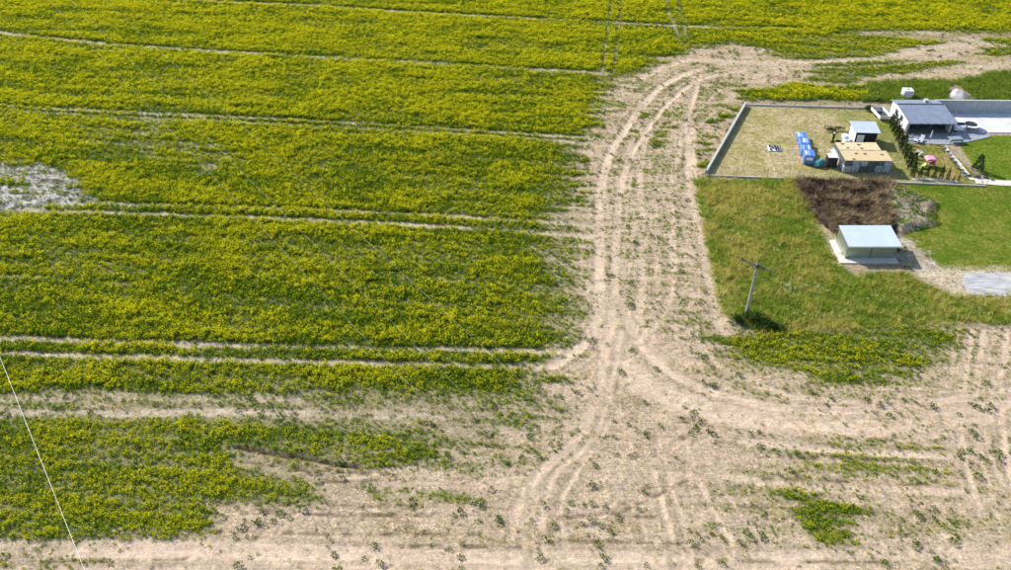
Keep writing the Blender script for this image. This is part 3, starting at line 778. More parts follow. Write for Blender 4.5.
# ------------------------------------------------------------------ heaps
def heap(name, poly, h, mats, label, cat, seed, stalks=None, n_st=0, cols=None):
    poly = np.array(poly); cen = poly.mean(0)
    x0, y0 = poly.min(0) - 1.0; x1, y1 = poly.max(0) + 1.0
    st = 0.3
    ax = np.arange(x0, x1 + st, st); ay = np.arange(y0, y1 + st, st)
    A, B = np.meshgrid(ax, ay); a, b = A.ravel(), B.ravel()
    e = polyedge(a + 1.2 * (fbm(a * .5, b * .5, seed, 3) - .5), b + 1.2 * (fbm(a * .5, b * .5, seed + 9, 3) - .5), poly, 0.9)
    zz = e ** 0.8 * h * (0.5 + 0.9 * fbm(a * .45, b * .45, seed + 20, 4)) + e * 0.22 * (fbm(a * 2.2, b * 2.2, seed + 30, 2) - .5) - 0.12
    ix = np.arange(len(a)).reshape(len(ay), len(ax))
    q = np.stack([ix[:-1, :-1], ix[:-1, 1:], ix[1:, 1:], ix[1:, :-1]], -1).reshape(-1, 4)
    q = q[(zz[q] > -0.1).any(1)]
    used = np.unique(q); remap = -np.ones(len(a), int); remap[used] = np.arange(len(used))
    me = bpy.data.meshes.new(name); me.from_pydata(np.stack([a - cen[0], b - cen[1], zz], -1)[used].tolist(), [], remap[q].tolist())
    me.polygons.foreach_set('use_smooth', [True] * len(me.polygons))
    me.materials.append(M(mats))
    o = bpy.data.objects.new(name, me); COL.objects.link(o); o.location = (cen[0], cen[1], 0)
    tag(o, label, cat)
    if n_st:
        tries = n_st * 3
        a2 = RNG.uniform(x0, x1, tries); b2 = RNG.uniform(y0, y1, tries)
        i = np.clip(((a2 - x0) / st).round().astype(int), 0, len(ax) - 1); j = np.clip(((b2 - y0) / st).round().astype(int), 0, len(ay) - 1)
        zq = zz.reshape(A.shape)[j, i]; kk = zq > -0.09
        a2, b2, zq = a2[kk][:n_st], b2[kk][:n_st], zq[kk][:n_st]
        nn = len(stalks)
        pk = np.clip((fbm(a2 * .8, b2 * .8, seed + 40, 3) * 3.0 - 1.0) * nn + RNG.normal(0, 0.8, len(a2)), 0, nn - 0.01).astype(int)
        scatter(name + '_growth', np.stack([a2 - cen[0], b2 - cen[1], zq - 0.02], -1), pk, RNG.uniform(0.5, 1.3, len(a2)), stalks, 0.35, parent=o)
    return o
mat('heap_soil', (0.085, 0.062, 0.045), 0.95, var=0.3, scale=3, bump=0.6, spec=0.1)
mat('heap_gravel', (0.36, 0.31, 0.26), 0.95, var=0.3, scale=4, bump=0.8, spec=0.1)
leafmat('stalk_tan', (0.24, 0.175, 0.10), (0.40, 0.30, 0.17), 0.1)
leafmat('stalk_dark', (0.028, 0.019, 0.012), (0.085, 0.055, 0.033), 0.1)
heap('weed_heap', HEAPS[0], 0.95, 'heap_soil', 'dark brown heap of earth and dried weeds behind the silver shed', 'heap', 501,
     [proto(tuft(16, 0.45, 0.25, 0.045, 1.2), 'p', ['stalk_dark']), proto(tuft(16, 0.45, 0.25, 0.045, 1.2), 'p', ['dry_stalk']), proto(tuft(16, 0.5, 0.25, 0.04, 1.0), 'p', ['dry_stalk']), proto(tuft(16, 0.6, 0.3, 0.05, 1.4), 'p', ['stalk_tan'])], 2600)
heap('gravel_heap', HEAPS[1], 0.8, 'heap_gravel', 'pale gravelly spoil heap with green weeds right of the brown heap', 'heap', 541,
     [proto(weed(24, .3, .22), 'p', ['meadow_green']), proto(weed(24, .3, .22), 'p', ['weed_leaf']), proto(tuft(14, 0.3, 0.25, 0.04, 1.2), 'p', ['straw']), proto(tuft(14, 0.25, 0.25, 0.04, 1.2), 'p', ['stalk_tan'])], 1500)

# ------------------------------------------------------------------ utility pole and wires
bx_, by_ = U(745.5, 318)
t = thing('utility_pole', 'weathered utility pole with a crossarm standing in the green meadow', 'utility pole', (bx_, by_, -0.1), 0)
PH = 8.3
b = MB(); b.tube([(0, 0, 0), (0.02, 0, 3), (0.05, 0, PH)], [0.22, 0.19, 0.15], 12); b.build('shaft', 'pole_wood', t, smooth=False)
ca_ = math.atan2(-0.62, 0.80)
dx_, dy_ = math.cos(ca_), math.sin(ca_)
HL = 2.05
zc = PH - 0.45
b = MB()
for sgn in (-1, 1):
    b.tube([(0.05 + sgn * dx_ * 0.1, sgn * dy_ * 0.1, zc - 0.03), (0.05 + sgn * dx_ * HL, sgn * dy_ * HL, zc + 0.06)], [0.11, 0.09], 6)
b.build('crossarm', 'steel', t)
b = MB(); b.lathe([(0.2, zc - 0.28), (0.23, zc - 0.2), (0.23, zc + 0.18), (0.17, zc + 0.25)], (0.05, 0, 0), 10); b.build('clamp_head', 'steel', t)
for sgn in (-1, 1):
    b = MB(); b.lathe([(0.04, 0), (0.11, 0.05), (0.06, 0.1), (0.12, 0.16), (0.06, 0.22), (0.10, 0.28), (0.05, 0.36)], (0.05 + sgn * dx_ * (HL - 0.05), sgn * dy_ * (HL - 0.05), zc + 0.05), 10)
    b.build('insulator', 'porcelain', t)
b = MB(); b.lathe([(0.05, 0), (0.11, 0.08), (0.06, 0.14), (0.12, 0.2), (0.06, 0.26), (0.10, 0.32), (0.05, 0.42)], (0.05, 0, PH - 0.02), 10); b.build('insulator', 'porcelain', t)
for sgn in (-1, 1):
    b = MB(); b.tube([(0.05 + sgn * dx_ * 0.12, sgn * dy_ * 0.12, zc - 0.75), (0.05 + sgn * dx_ * 1.0, sgn * dy_ * 1.0, zc)], 0.03, 6); b.build('brace', 'steel', t)

WD = np.array([-0.594, 0.804])
def wire(pxy, zz, r, label, fwd, back):
    p0 = np.array(U(pxy[0], pxy[1], zz))
    b = MB(); pts = []
    for s_ in np.linspace(-back, fwd, 24):
        q = p0 + WD * s_; m_ = (s_ / max(fwd, back)) ** 2
        pts.append((q[0] - p0[0], q[1] - p0[1], zz + 0.6 * m_))
    b.tube(pts, r, 6)
    return tag(b.build('overhead_wire', 'wire', loc=(p0[0], p0[1], 0)), label, 'wire', 'overhead power wires crossing the field')
wire((44, 468), 9.0, 0.016, 'thick pale overhead wire crossing the lower left corner of the field', 120, 40)
wire((361, 334), 8.5, 0.0065, 'thin overhead wire above the field, the leftmost of the three thin ones', 150, 75)
wire((356, 286), 8.5, 0.0065, 'thin overhead wire above the field, the middle of the three thin ones', 150, 75)
wire((412, 282), 8.5, 0.0065, 'thin overhead wire above the field, the rightmost of the three thin ones', 150, 75)

# ------------------------------------------------------------------ leafy things
def crown(n, shape, lw, ll):
    """n small leaves spread through the volume given by shape() -> point, outward direction"""
    p = Plant()
    for i in range(n):
        q, d = shape()
        p.leaf(q, (d[0] + rnd(-.5, .5), d[1] + rnd(-.5, .5), d[2] + rnd(-.3, .7)), ll * rnd(0.6, 1.3), lw * rnd(0.7, 1.3))
    return p
def cone_shape(h, r, lo=0.05):
    def f():
        tz = random.random() ** 1.2; a = rnd(0, 6.28); w = r * (1 - tz) ** 0.75 * (0.45 + 0.55 * math.sqrt(random.random())) * (0.85 + 0.15 * math.sin(3 * a + 9 * tz))
        return (w * math.cos(a), w * math.sin(a), lo + tz * (h - lo)), (math.cos(a), math.sin(a), 0.8)
    return f
def blob_shape(rx, ry, h, seed):
    lobes = [(rnd(-.6, .6) * rx, rnd(-.6, .6) * ry, rnd(0.35, 0.75) * h, rnd(0.4, 0.62)) for i in range(7)]
    def f():
        L = random.choice(lobes); a = rnd(0, 6.28); el = math.asin(rnd(-0.6, 1)); k = random.random() ** 0.4
        d = (math.cos(a) * math.cos(el), math.sin(a) * math.cos(el), math.sin(el))
        q = (L[0] + d[0] * L[3] * rx * k, L[1] + d[1] * L[3] * ry * k, max(0.03, L[2] + d[2] * L[3] * h * 0.55 * k))
        return q, d
    return f
def plant_thing(name, cr, leaf, h, label, cat, loc, group=None, trunk=0.05, rotz=0):
    t = thing(name, label, cat, loc, rotz, group)
    b = MB(); b.tube([(0, 0, -0.05), (0.02, 0.01, h * 0.5), (0, 0, h * 0.85)], [trunk, trunk * 0.7, trunk * 0.25], 6); b.build('trunk', 'bark', t)
    o = proto(cr, 'crown', [leaf]); COL.objects.link(o); o.parent = t
    return t
w = U(753, 325)
plant_thing('leafy_shrub', crown(2200, blob_shape(2.5, 1.3, 1.6, 1), 0.10, 0.2), 'shrub_leaf', 0.7, 'long low dark green shrub right of the utility pole foot', 'shrub', (w[0] + 0.7, w[1] - 0.2, -0.05))
w = U(737, 322)
plant_thing('leafy_shrub', crown(700, blob_shape(0.9, 0.8, 0.9, 2), 0.10, 0.2), 'shrub_leaf', 0.6, 'small dark green shrub left of the utility pole foot', 'shrub', (w[0], w[1], -0.05))
w = U(775, 328)
plant_thing('leafy_shrub', crown(600, blob_shape(1.1, 0.7, 0.7, 2), 0.10, 0.2), 'shrub_leaf', 0.5, 'small dark green shrub at the right end of the shrubs by the pole', 'shrub', (w[0], w[1], -0.05))
w = U(834, 131)
plant_thing('leafy_shrub', crown(700, blob_shape(1.7, 0.7, 0.7, 3), 0.10, 0.2), 'shrub_leaf', 0.5, 'low dark green bush behind the black post in the storage lot', 'shrub', (w[0], w[1], -0.03))
w = U(868, 109)
plant_thing('leafy_shrub', crown(500, blob_shape(0.9, 0.6, 0.9, 4), 0.10, 0.2), 'shrub_leaf', 0.6, 'dark green bush against the back fence left of the house', 'shrub', (w[0], w[1] - 0.7, -0.03))

# hedge of slim conifers left of the house
h0, h1 = np.array(U(891, 125)), np.array(U(911, 170))
con = [crown(620, cone_shape(2.2, 0.55), 0.09, 0.2) for i in range(3)]
def conifer(i, loc, label, group, sc=1.0, leaf='conifer'):
    t = thing('conifer', label, 'conifer', loc, rnd(0, 6.28), group); t.scale = (sc * rnd(.9, 1.1), sc * rnd(.9, 1.1), sc)
    b = MB(); b.tube([(0, 0, -0.05), (0, 0, 1.2)], [0.05, 0.02], 6); b.build('trunk', 'bark', t)
    me = bpy.data.meshes.get('conifer_crown_%d_%s' % (i % 3, leaf))
    if not me:
        o = proto(con[i % 3], 'crown', [leaf]); me = o.data; me.name = 'conifer_crown_%d_%s' % (i % 3, leaf); COL.objects.link(o)
    else:
        o = bpy.data.objects.new('crown', me); COL.objects.link(o)
    o.parent = t
    return t
for i in range(11):
    q = h0 + (h1 - h0) * i / 10
    conifer(i, (q[0] + rnd(-.06, .06), q[1] + rnd(-.06, .06), 0), 'slim dark conifer in the hedge left of the house, %s counting from the house' % ORD[i], 'conifer hedge left of the house', rnd(0.85, 1.35))
for i, (a, c_, s_) in enumerate(((912,177,1.15), (919.5,177.5,0.95), (926.5,177,0.9), (933.5,178,0.9), (940.5,178.5,1.0), (947,180,0.9), (953,181.5,0.5), (958,181.5,0.6))):
    q = U(a, c_)
    conifer(i + 1, (q[0], q[1], 0), 'small dark conifer by the front fence of the house yard, %s from the left' % ORD[i], 'conifers along the front of the yard', s_).scale = (s_ * 0.62, s_ * 0.62, s_ * 0.95)
q = U(977, 171)
conifer(2, (q[0], q[1], 0), 'bluish green conifer beside the rocks at the lawn corner', None, 1.15, 'blue_conifer').scale = (1.7, 1.7, 1.25)

# ------------------------------------------------------------------ slabs, paving and paths
def sheet(name, pts, z0, z1, m, kind='structure', jag=0.0, label=None, cat=None):
    P = [np.array(p, float) for p in pts]; out = []
    for i in range(len(P)):
        a, b_ = P[i], P[(i + 1) % len(P)]; k = max(1, int(np.linalg.norm(b_ - a) / 0.4)) if jag else 1
        for j in range(k):
            q = a + (b_ - a) * j / k
            out.append(q + (np.array((rnd(-jag, jag), rnd(-jag, jag))) if jag else 0))
    n = len(out); c0 = np.mean(out, 0)
    b = MB(); b.add([(q[0]-c0[0], q[1]-c0[1], z0) for q in out] + [(q[0]-c0[0], q[1]-c0[1], z1) for q in out],
                    [tuple(range(n-1, -1, -1)), tuple(range(n, 2*n))] + [(i, (i+1) % n, n+(i+1) % n, n+i) for i in range(n)])
    return tag(b.build(name, m, loc=(c0[0], c0[1], 0)), label, cat, kind=kind)
S0 = np.array(U(844.5, 258.5)); S1 = np.array(U(893.5, 258.5))
sheet('concrete_slab', [U(839.5, 263.5), U(899, 263.5), (U(899, 263.5)[0] - 0.3, S0[1] + 4.6), U(829.5, 240.5)], -0.15, 0.10, 'concrete_pale')
sheet('gravel_pad', UP([(964,274),(985,273),(1100,273),(1300,274),(1300,299),(1100,297),(985,296),(970,294.5),(962,284)]), -0.1, 0.035, mat('gravel_white', (0.36, 0.355, 0.36), 0.9, var=0.24, scale=2.2, bump=0.6, stretch=(0.25, 2.0, 1)), jag=0.22)
sheet('terrace', [U(905, 141), U(913, 133.5), U(988, 133), U(991, 137), U(962, 143.5), U(945, 145), U(912, 143.5)], -0.1, 0.07, 'deck')
sheet('paved_yard', [(U(958, 132.6)[0], U(0, 132.6)[1]), U(1300, 134), U(1300, 112), (U(958, 132.6)[0], U(0, 112)[1])], -0.1, 0.05, 'white_paving')
def strip(name, line, w, z1, m):
    L = smooth(UP(line), 4); left, right = [], []
    for i in range(len(L)):
        tt = L[min(i+1, len(L)-1)] - L[max(i-1, 0)]; tt = tt / np.linalg.norm(tt); nn = np.array((-tt[1], tt[0]))
        left.append(L[i] + nn * w / 2); right.append(L[i] - nn * w / 2)
    return sheet(name, left + right[::-1], -0.1, z1, m)
strip('stone_path', [(944,146),(950,154),(958,163),(966,173),(973,180)], 0.75, 0.04, 'stone_pale')
strip('garden_path', [(975,181),(1000,183),(1040,184),(1300,188)], 1.6, 0.045, 'concrete_pale')
strip('hedge_kerb_path', [(912,179),(935,179.5),(958,182)], 0.5, 0.035, 'concrete_pale')
# rocks along the path
def rock(loc, r, m, label, name='garden_rock'):
    b = MB(); v = []; f = []; n = 8; k = 5
    ph = rnd(0, 6)
    for i in range(k + 1):
        th = math.pi * i / k
        for j in range(n):
            a = 2 * math.pi * j / n; q = r * (0.8 + 0.3 * math.sin(2 * a + ph + i) * math.sin(th) + rnd(-.1, .1))
            v.append((q * math.sin(th) * math.cos(a), q * math.sin(th) * math.sin(a) * 0.8, r * 0.35 + q * 0.7 * math.cos(th)))
    for i in range(k):
        for j in range(n):
            f.append((i*n+j, i*n+(j+1) % n, (i+1)*n+(j+1) % n, (i+1)*n+j))
    b.add(v, f)
    return tag(b.build(name, m, loc=(*loc, 0)), label, 'rock', 'rocks along the yard path')
for i, (a, c_, r_, m_, lb) in enumerate(((977,178,0.55,'stone_dark','largest dark boulder beside the bluish conifer'), (985.5,178,0.45,'stone_dark','dark boulder right of the largest one at the lawn corner'), (969,176.5,0.4,'stone_dark','dark rock at the lower end of the stone path'), (992,180.5,0.3,'stone_dark','small dark rock at the left end of the grey garden path'), (963,176,0.3,'stone_pale','pale rock left of the lower end of the stone path'), (981,182,0.3,'stone_pale','pale rock in front of the largest dark boulder'))):
    rock(U(a, c_), r_, m_, lb)
for i in range(9):
    q = np.array(U(941.5, 147)) * (1 - i / 8) + np.array(U(964, 176)) * (i / 8)
    t = plant_thing('border_plant', crown(140, blob_shape(0.36, 0.36, 0.5, i), 0.08, 0.14), 'shrub_leaf' if i % 3 else 'stalk_tan', 0.3, 'small border plant beside the stone path, %s from the house' % ORD[i], 'plant', (q[0] + rnd(-.15, .15), q[1], 0), 'plants beside the stone path', 0.02)

# ------------------------------------------------------------------ silver shed
SX0, SX1, SY = S0[0], S1[0], S0[1]
SW = SX1 - SX0; SDp = 3.9; HF, HB = 2.15, 2.5
t = thing('metal_shed', 'silver metal shed with a sloping roof tinted pale blue as reflected sky on a concrete slab', 'shed', (SX0, SY, 0.1), 0)
def ribbed(x0, x1, h0, h1, along_y=False, fixed=0.0, inward=1):
    b = MB(); n = max(4, int(abs(x1 - x0) / 0.2)); v = []; f = []
    for i in range(n * 4 + 1):
        q = x0 + (x1 - x0) * i / (n * 4); dp = (0, 0, 0.02, 0.02)[i % 4] * inward
        hh = h0 + (h1 - h0) * i / (n * 4)
        p0 = (fixed - dp, q, 0) if along_y else (q, fixed - dp, 0)
        v += [p0, (p0[0], p0[1], hh)]
    for i in range(n * 4): f.append((2*i, 2*i+2, 2*i+3, 2*i+1))
    return b.add(v, f)
ribbed(0, SW, HF, HF, False, 0, 1).build('front_wall', 'galv', t)
ribbed(0, SW, HB, HB, False, SDp, -1).build('back_wall', 'galv', t)
ribbed(0, SDp, HF, HB, True, 0, 1).build('side_wall', 'galv', t)
ribbed(0, SDp, HF, HB, True, SW, -1).build('side_wall', 'galv', t)
def sloped(x0, x1, y0, y1, z0, z1, th):
    b = MB(); return b.add([(x0,y0,z0),(x1,y0,z0),(x1,y1,z1),(x0,y1,z1),(x0,y0,z0+th),(x1,y0,z0+th),(x1,y1,z1+th),(x0,y1,z1+th)], [(3,2,1,0),(4,5,6,7),(0,1,5,4),(1,2,6,5),(2,3,7,6),(3,0,4,7)])
sl = (HB - HF) / SDp
rf = sloped(-0.12, SW + 0.35, -0.45, SDp + 0.1, HF + 0.01 - 0.45 * sl, HB + 0.01 + 0.1 * sl, 0.05).build('roof', 'zinc_sky_tint', t)
b = MB(); b.box(-0.13, SW + 0.36, -0.49, -0.452, HF - 0.14 - 0.45 * sl, HF + 0.065 - 0.45 * sl); b.build('fascia', 'white_paint', t)
b = MB(); b.box(SW * 0.5 - 0.03, SW * 0.5 + 0.03, -0.06, -0.025, 0, HF - 0.1); b.build('door_joint', 'dark_metal', t)
for xx in (-0.03, SW - 0.03):
    b = MB(); b.box(xx, xx + 0.06, -0.07, -0.022, 0, HF - 0.05); b.build('corner_trim', 'galv', t)

# ------------------------------------------------------------------ lot walls and fences
def wall_seg(name, p0, p1, w, h, m, label, cat='wall', cope=None):
    p0, p1 = np.array(p0), np.array(p1); L = np.linalg.norm(p1 - p0); a = math.atan2(*(p1 - p0)[::-1])
    t = thing(name, label, cat, (p0[0], p0[1], 0), a)
    n = max(1, int(round(L / 2.5)))
    for i in range(n):
        b = MB(); b.box(L * i / n + 0.006, L * (i + 1) / n - 0.006, -w / 2, w / 2, -0.1, h + rnd(-.006, .006), 0, 0.012); b.build('wall_panel', m, t)
    if cope:
        for i in range(n):
            b = MB(); b.box(L * i / n + 0.004, L * (i + 1) / n - 0.004, -w / 2 - 0.04, w / 2 + 0.04, h + 0.008, h + 0.068, 0, 0.01); b.build('coping', cope, t)
    return t
FL, FR = np.array(U(705.5, 176)), np.array(U(986, 186.5))
BL, BR = np.array(U(745.5, 105.5)), np.array(U(869, 109))
wall_seg('low_wall', FL + (0.1, 0.4), BL + (-0.1, -0.2), 0.28, 0.7, 'wall_grey', 'low grey concrete wall along the left side of the storage lot', cope='concrete')
def fence(p0, p1, label, hh=1.7, every=2.6, plinth='concrete_pale', ph=0.22):
    L = np.linalg.norm(p1 - p0); a = math.atan2(*(p1 - p0)[::-1])
    t = thing('wire_fence', label, 'fence', (p0[0], p0[1], 0), a)
    n = int(round(L / every))
    for i in range(n + 1):
        b = MB(); b.tube([(L * i / n, 0, -0.05), (L * i / n, 0, hh)], 0.03, 6); b.build('post', 'dark_metal', t)
    for i in range(n):
        b = MB(); b.box(L * i / n + 0.04, L * (i + 1) / n - 0.04, -0.07, 0.07, -0.08, ph + rnd(-.015, .015), 0, 0.01); b.build('plinth_board', plinth, t)
    b = MB()
    for zq in np.arange(0.3, hh, 0.2): b.tube([(0, 0.0, zq), (L, 0.0, zq)], 0.004, 4)
    for xq in np.arange(0.1, L, 0.25): b.tube([(xq, 0.006, 0.24), (xq, 0.006, hh - 0.06)], 0.003, 4)
    tag(b.build('wire_mesh', 'galv', t), kind='stuff')
    return t
fence(FL, FR, 'thin wire fence on a pale kerb along the front of the fenced lots', every=4.6)
fence(BL, BR, 'thin wire fence on a pale kerb along the back of the storage lot', every=4.6, ph=0.3)
# tall grey retaining wall behind the paved yard
RW0 = np.array(U(931, 112.6)); RW1 = np.array(U(1240, 114.5))
wall_seg('retaining_wall', RW0, RW1, 0.3, 2.3, 'wall_grey', 'long tall grey wall behind the white paved yard', cope='concrete')

# ------------------------------------------------------------------ building material in the lot
ROT = math.radians(-4.0)
def pallet_boards(b, w, d):
    for i in range(5): b.box(-w/2, w/2, -d/2 + i * (d - 0.1) / 4, -d/2 + i * (d - 0.1) / 4 + 0.1, 0.10, 0.125)
    for i in range(3): b.box(-w/2 + i * (w - 0.1) / 2, -w/2 + i * (w - 0.1) / 2 + 0.1, -d/2 + 0.001, d/2 - 0.001, 0.0, 0.099)
    return b
bf, bn = np.array(U(799.5, 137)), np.array(U(808.5, 166))
BLUE = ['blue wrapped pallet at the far end of the blue row', 'pale blue wrapped pallet second from the far end of the blue row', 'blue wrapped pallet second from the near end of the blue row', 'deep blue wrapped pallet at the near end of the blue row']
yawb = math.atan2(*(bn - bf)[::-1]) + math.pi / 2
for i in range(4):
    q = bf + (bn - bf) * (i + 0.45) / 4
    hh = (1.0, 1.2, 1.3, 1.6)[i]
    t = thing('wrapped_pallet', BLUE[i], 'pallet', (q[0], q[1], 0.0), yawb + rnd(-.06, .06), 'blue wrapped pallets in the storage lot')
    pallet_boards(MB(), 1.35, 1.9).build('pallet', 'wood', t)
    b = MB(); b.box(-0.85 + rnd(-.08, .08), 0.85 + rnd(-.08, .08), -1.16, 1.16, 0.13, hh, 0, 0.13); blk = b.build('wrapped_load', 'film_blue', t)
    for k in range(3):
        b = MB(); b.box(-0.6 + 0.42 * k, -0.6 + 0.42 * k + rnd(.2, .32), -0.85 + rnd(0, .2), 0.85 - rnd(0, .3), hh + 0.002, hh + 0.01); b.build('label_panel', ('film_white', 'film_blue', 'film_pale')[(k * 2 + i) % 3], blk)
    b = MB(); b.box(-0.5, 0.55, -1.19, -1.162, hh * 0.55, hh * 0.85); b.build('label_panel', 'film_white', blk)
# small pallet with dark goods
q = U(774, 149)
t = thing('goods_pallet', 'small pale pallet of dark goods lying alone in the dry lot', 'pallet', (q[0], q[1], 0), ROT)
b = MB(); b.box(-0.95, 0.95, -0.9, 0.9, 0.0, 0.14, 0, 0.02); b.build('pallet', 'film_white', t)
for i in range(4):
    for j in range(3):
        if (i + j) % 2 == 0 or rnd(0, 1) < .3:
            b = MB(); b.box(-.8 + .42 * i, -.5 + .42 * i, -.72 + .5 * j, -.4 + .5 * j, .142, .142 + rnd(.2, .4), 0, .03); b.build('dark_block', ('black', 'film_dark')[i % 2], t)
# teal drum, dark stack with white lid, leaning sheets
q = U(818.5, 166)
t = thing('plastic_drum', 'teal plastic drum lying between blue pallets and black stack', 'drum', (q[0], q[1], 0.0), math.radians(35))
b = MB(); v = []
prof = [(-0.75, 0.40), (-0.70, 0.50), (-0.3, 0.54), (-0.25, 0.57), (-0.2, 0.54), (0.2, 0.54), (0.25, 0.57), (0.3, 0.54), (0.70, 0.50), (0.75, 0.40)]
b.tube([(x, 0, 0.56) for x, r in prof], [r for x, r in prof], 16); b.build('drum_body', 'teal', t, smooth=False)
b = MB(); b.tube([(0.752, 0.2, 0.75), (0.79, 0.2, 0.75)], 0.07, 10); b.build('bung_cap', 'black', t)
q = U(831.5, 168)
t = thing('dark_stack', 'black wrapped stack with a bright white lid beside the teal drum', 'stack', (q[0], q[1] + 0.7, 0), ROT)
pallet_boards(MB(), 1.35, 1.3).build('pallet', 'wood', t)
b = MB(); b.box(-0.75, 0.75, -0.72, 0.72, 0.13, 1.75, 0, 0.05); b.build('wrapped_load', 'black', t)
b = MB(); b.box(-0.72, 0.72, -0.70, 0.70, 1.752, 1.81, 0, 0.02); b.build('lid', 'white_paint', t)
q = U(838.8, 163)
t = thing('sheet_stack', 'grey stack of long sheets left of the tan covered stacks', 'stack', (q[0], q[1] + 1.2, 0), ROT + 0.1)
for i in range(6):
    b = MB(); b.box(-0.42 + rnd(-.03, .03), 0.42 + rnd(-.03, .03), -2.0, 2.0 + rnd(-.1, .1), 0.1 + 0.12 * i, 0.21 + 0.12 * i, 0, 0.01); b.build('sheet', ('film_grey', 'roof_pale')[i % 2], t)
for yy in (-1.5, 0, 1.5):
    b = MB(); b.box(-0.4, 0.4, yy - 0.06, yy + 0.06, 0.0, 0.099); b.build('bearer', 'wood', t)
# covered stacks
K0, K1 = np.array(U(842.5, 173)), np.array(U(889, 173))
KW = K1[0] - K0[0]
def covered(name, label, x0, y0, w, d, h, board, film, n, seeds):
    t = thing(name, label, 'stack', (x0, y0, 0), ROT * 0.3)
    for i in range(n):
        xa, xb = w * i / n + 0.02, w * (i + 1) / n - 0.02
        b = MB(); b.box(xa, xb, 0.05, d - 0.02, 0.0, 0.129); b.build('pallet', 'wood', t)
        b = MB(); b.box(xa, xb, rnd(0, .06), d, 0.13, h * 0.55 - 0.01, 0, 0.05); b.build('wrapped_load', film[(i * 2) % len(film)], t)
        b = MB(); b.box(xa, xb, rnd(0, .06), d, h * 0.55, h, 0, 0.05); b.build('wrapped_load', film[(i * 2 + 1) % len(film)], t)
    m_ = 4
    for i in range(m_):
        b = MB(); zt = h + 0.004 + 0.006 * (i % 2); b.box(w * i / m_ - 0.02 * (i == 0), w * (i + 1) / m_ - 0.004, -0.04 + rnd(0, .06), d + rnd(-.06, .05), zt, zt + 0.03); b.build('cover_board', board, t)
    for sx_, sy_, sw_ in seeds:
        b = MB(); b.box(w * sx_, w * sx_ + sw_, d * sy_, d * sy_ + 0.28, h + 0.042, h + 0.11, 0, 0.01); b.build('dark_gap_block', 'porcelain', t)  # raised dark block standing in for a dark opening in the boards
    return t
FILM = ['film_grey', 'film_dark', 'film_grey', 'film_grey', 'film_dark', 'film_grey', 'film_dark', 'film_dark']
covered('covered_stack', 'tall wrapped stack with a tan board top, nearest the front fence', K0[0], K0[1], KW, 3.3, 2.15, 'board_tan', FILM, 6, [(0.28, 0.62, 0.45), (0.46, 0.6, 0.5), (0.82, 0.55, 0.45), (0.16, 0.08, 0.4)])
covered('covered_stack', 'paler board-topped wrapped stack just behind the tall tan one', K0[0] + 0.25, K0[1] + 3.75, KW - 0.7, 2.6, 2.0, 'board_pale', FILM, 6, [(0.12, 0.7, 0.5), (0.5, 0.62, 0.5), (0.52, 0.15, 0.45), (0.2, 0.2, 0.35)])
# black post
q = U(832.5, 142)
t = thing('black_post', 'narrow black post with a white cap behind the black stack', 'post', (q[0], q[1], 0), 0)
b = MB(); b.lathe([(0.34, 0), (0.34, 0.08), (0.17, 0.12), (0.16, 0.7), (0.2, 1.1), (0.2, 1.45), (0.1, 1.5)], n=12); b.build('post_body', 'black', t)
b = MB(); b.lathe([(0.10, 1.502), (0.15, 1.56), (0.15, 1.66), (0.06, 1.74)], n=12); b.build('cap', 'white_paint', t)
q = U(837, 144.5)
t = thing('wheelbarrow', 'small black wheelbarrow beside the black post', 'wheelbarrow', (q[0], q[1], 0), 0.4)
b = MB(); b.add([(-.25,-.2,.3),(.3,-.22,.25),(.3,.22,.25),(-.25,.2,.3),(-.45,-.33,.6),(.5,-.33,.62),(.5,.33,.62),(-.45,.33,.6)], [(3,2,1,0),(0,1,5,4),(1,2,6,5),(2,3,7,6),(3,0,4,7)]); b.build('tray', 'black', t)
b = MB(); b.tube([(0.55, -0.05, 0.19), (0.55, 0.05, 0.19)], 0.19, 12); b.build('wheel', 'rubber', t)
for s_ in (-1, 1):
    b = MB(); b.tube([(0.55, s_ * 0.08, 0.19), (-0.2, s_ * 0.2, 0.3), (-0.95, s_ * 0.28, 0.55)], 0.022, 6); b.build('handle', 'steel', t)
    b = MB(); b.tube([(-0.2, s_ * 0.2, 0.3), (-0.35, s_ * 0.22, 0.0)], 0.02, 6); b.build('leg', 'steel', t)
# little shed with a pale roof
q0, q1 = np.array(U(853, 145)), np.array(U(873, 143.5))
t = thing('tool_shed', 'small open-fronted shed with a pale metal roof behind the stacks', 'shed', (q0[0], q0[1], 0), ROT)
w_ = np.linalg.norm(q1 - q0); d_ = 3.1; h_ = 2.3
b = MB(); b.box(0, 0.08, 0, d_, 0, h_); b.build('side_wall', 'white_paint', t)
b = MB(); b.box(w_ - 0.08, w_, 0, d_, 0, h_); b.build('side_wall', 'wood', t)
b = MB(); b.box(0.082, w_ - 0.082, d_ - 0.08, d_, 0, h_ + 0.25); b.build('back_wall', 'wood', t)
b = MB(); b.box(w_ * 0.42, w_ - 0.081, 0.5, 0.56, 0, h_ - 0.02); b.build('shade_panel', 'black', t)  # black sheet standing in for the shade inside the open front
b = MB(); b.box(w_ * 0.1, w_ * 0.42 - 0.002, 0.02, 0.08, 0, h_ - 0.5); b.build('door', 'white_paint', t)
r_ = sloped(-0.35, w_ + 0.35, -0.25, d_ + 0.25, h_ + 0.01, h_ + 0.32, 0.05).build('roof', 'roof_pale', t)
q = U(848, 145)
t = thing('white_bundle', 'white wrapped bundles piled against the left side of the little shed', 'bundle', (q[0] - 0.2, q[1] + 0.4, 0), 0)
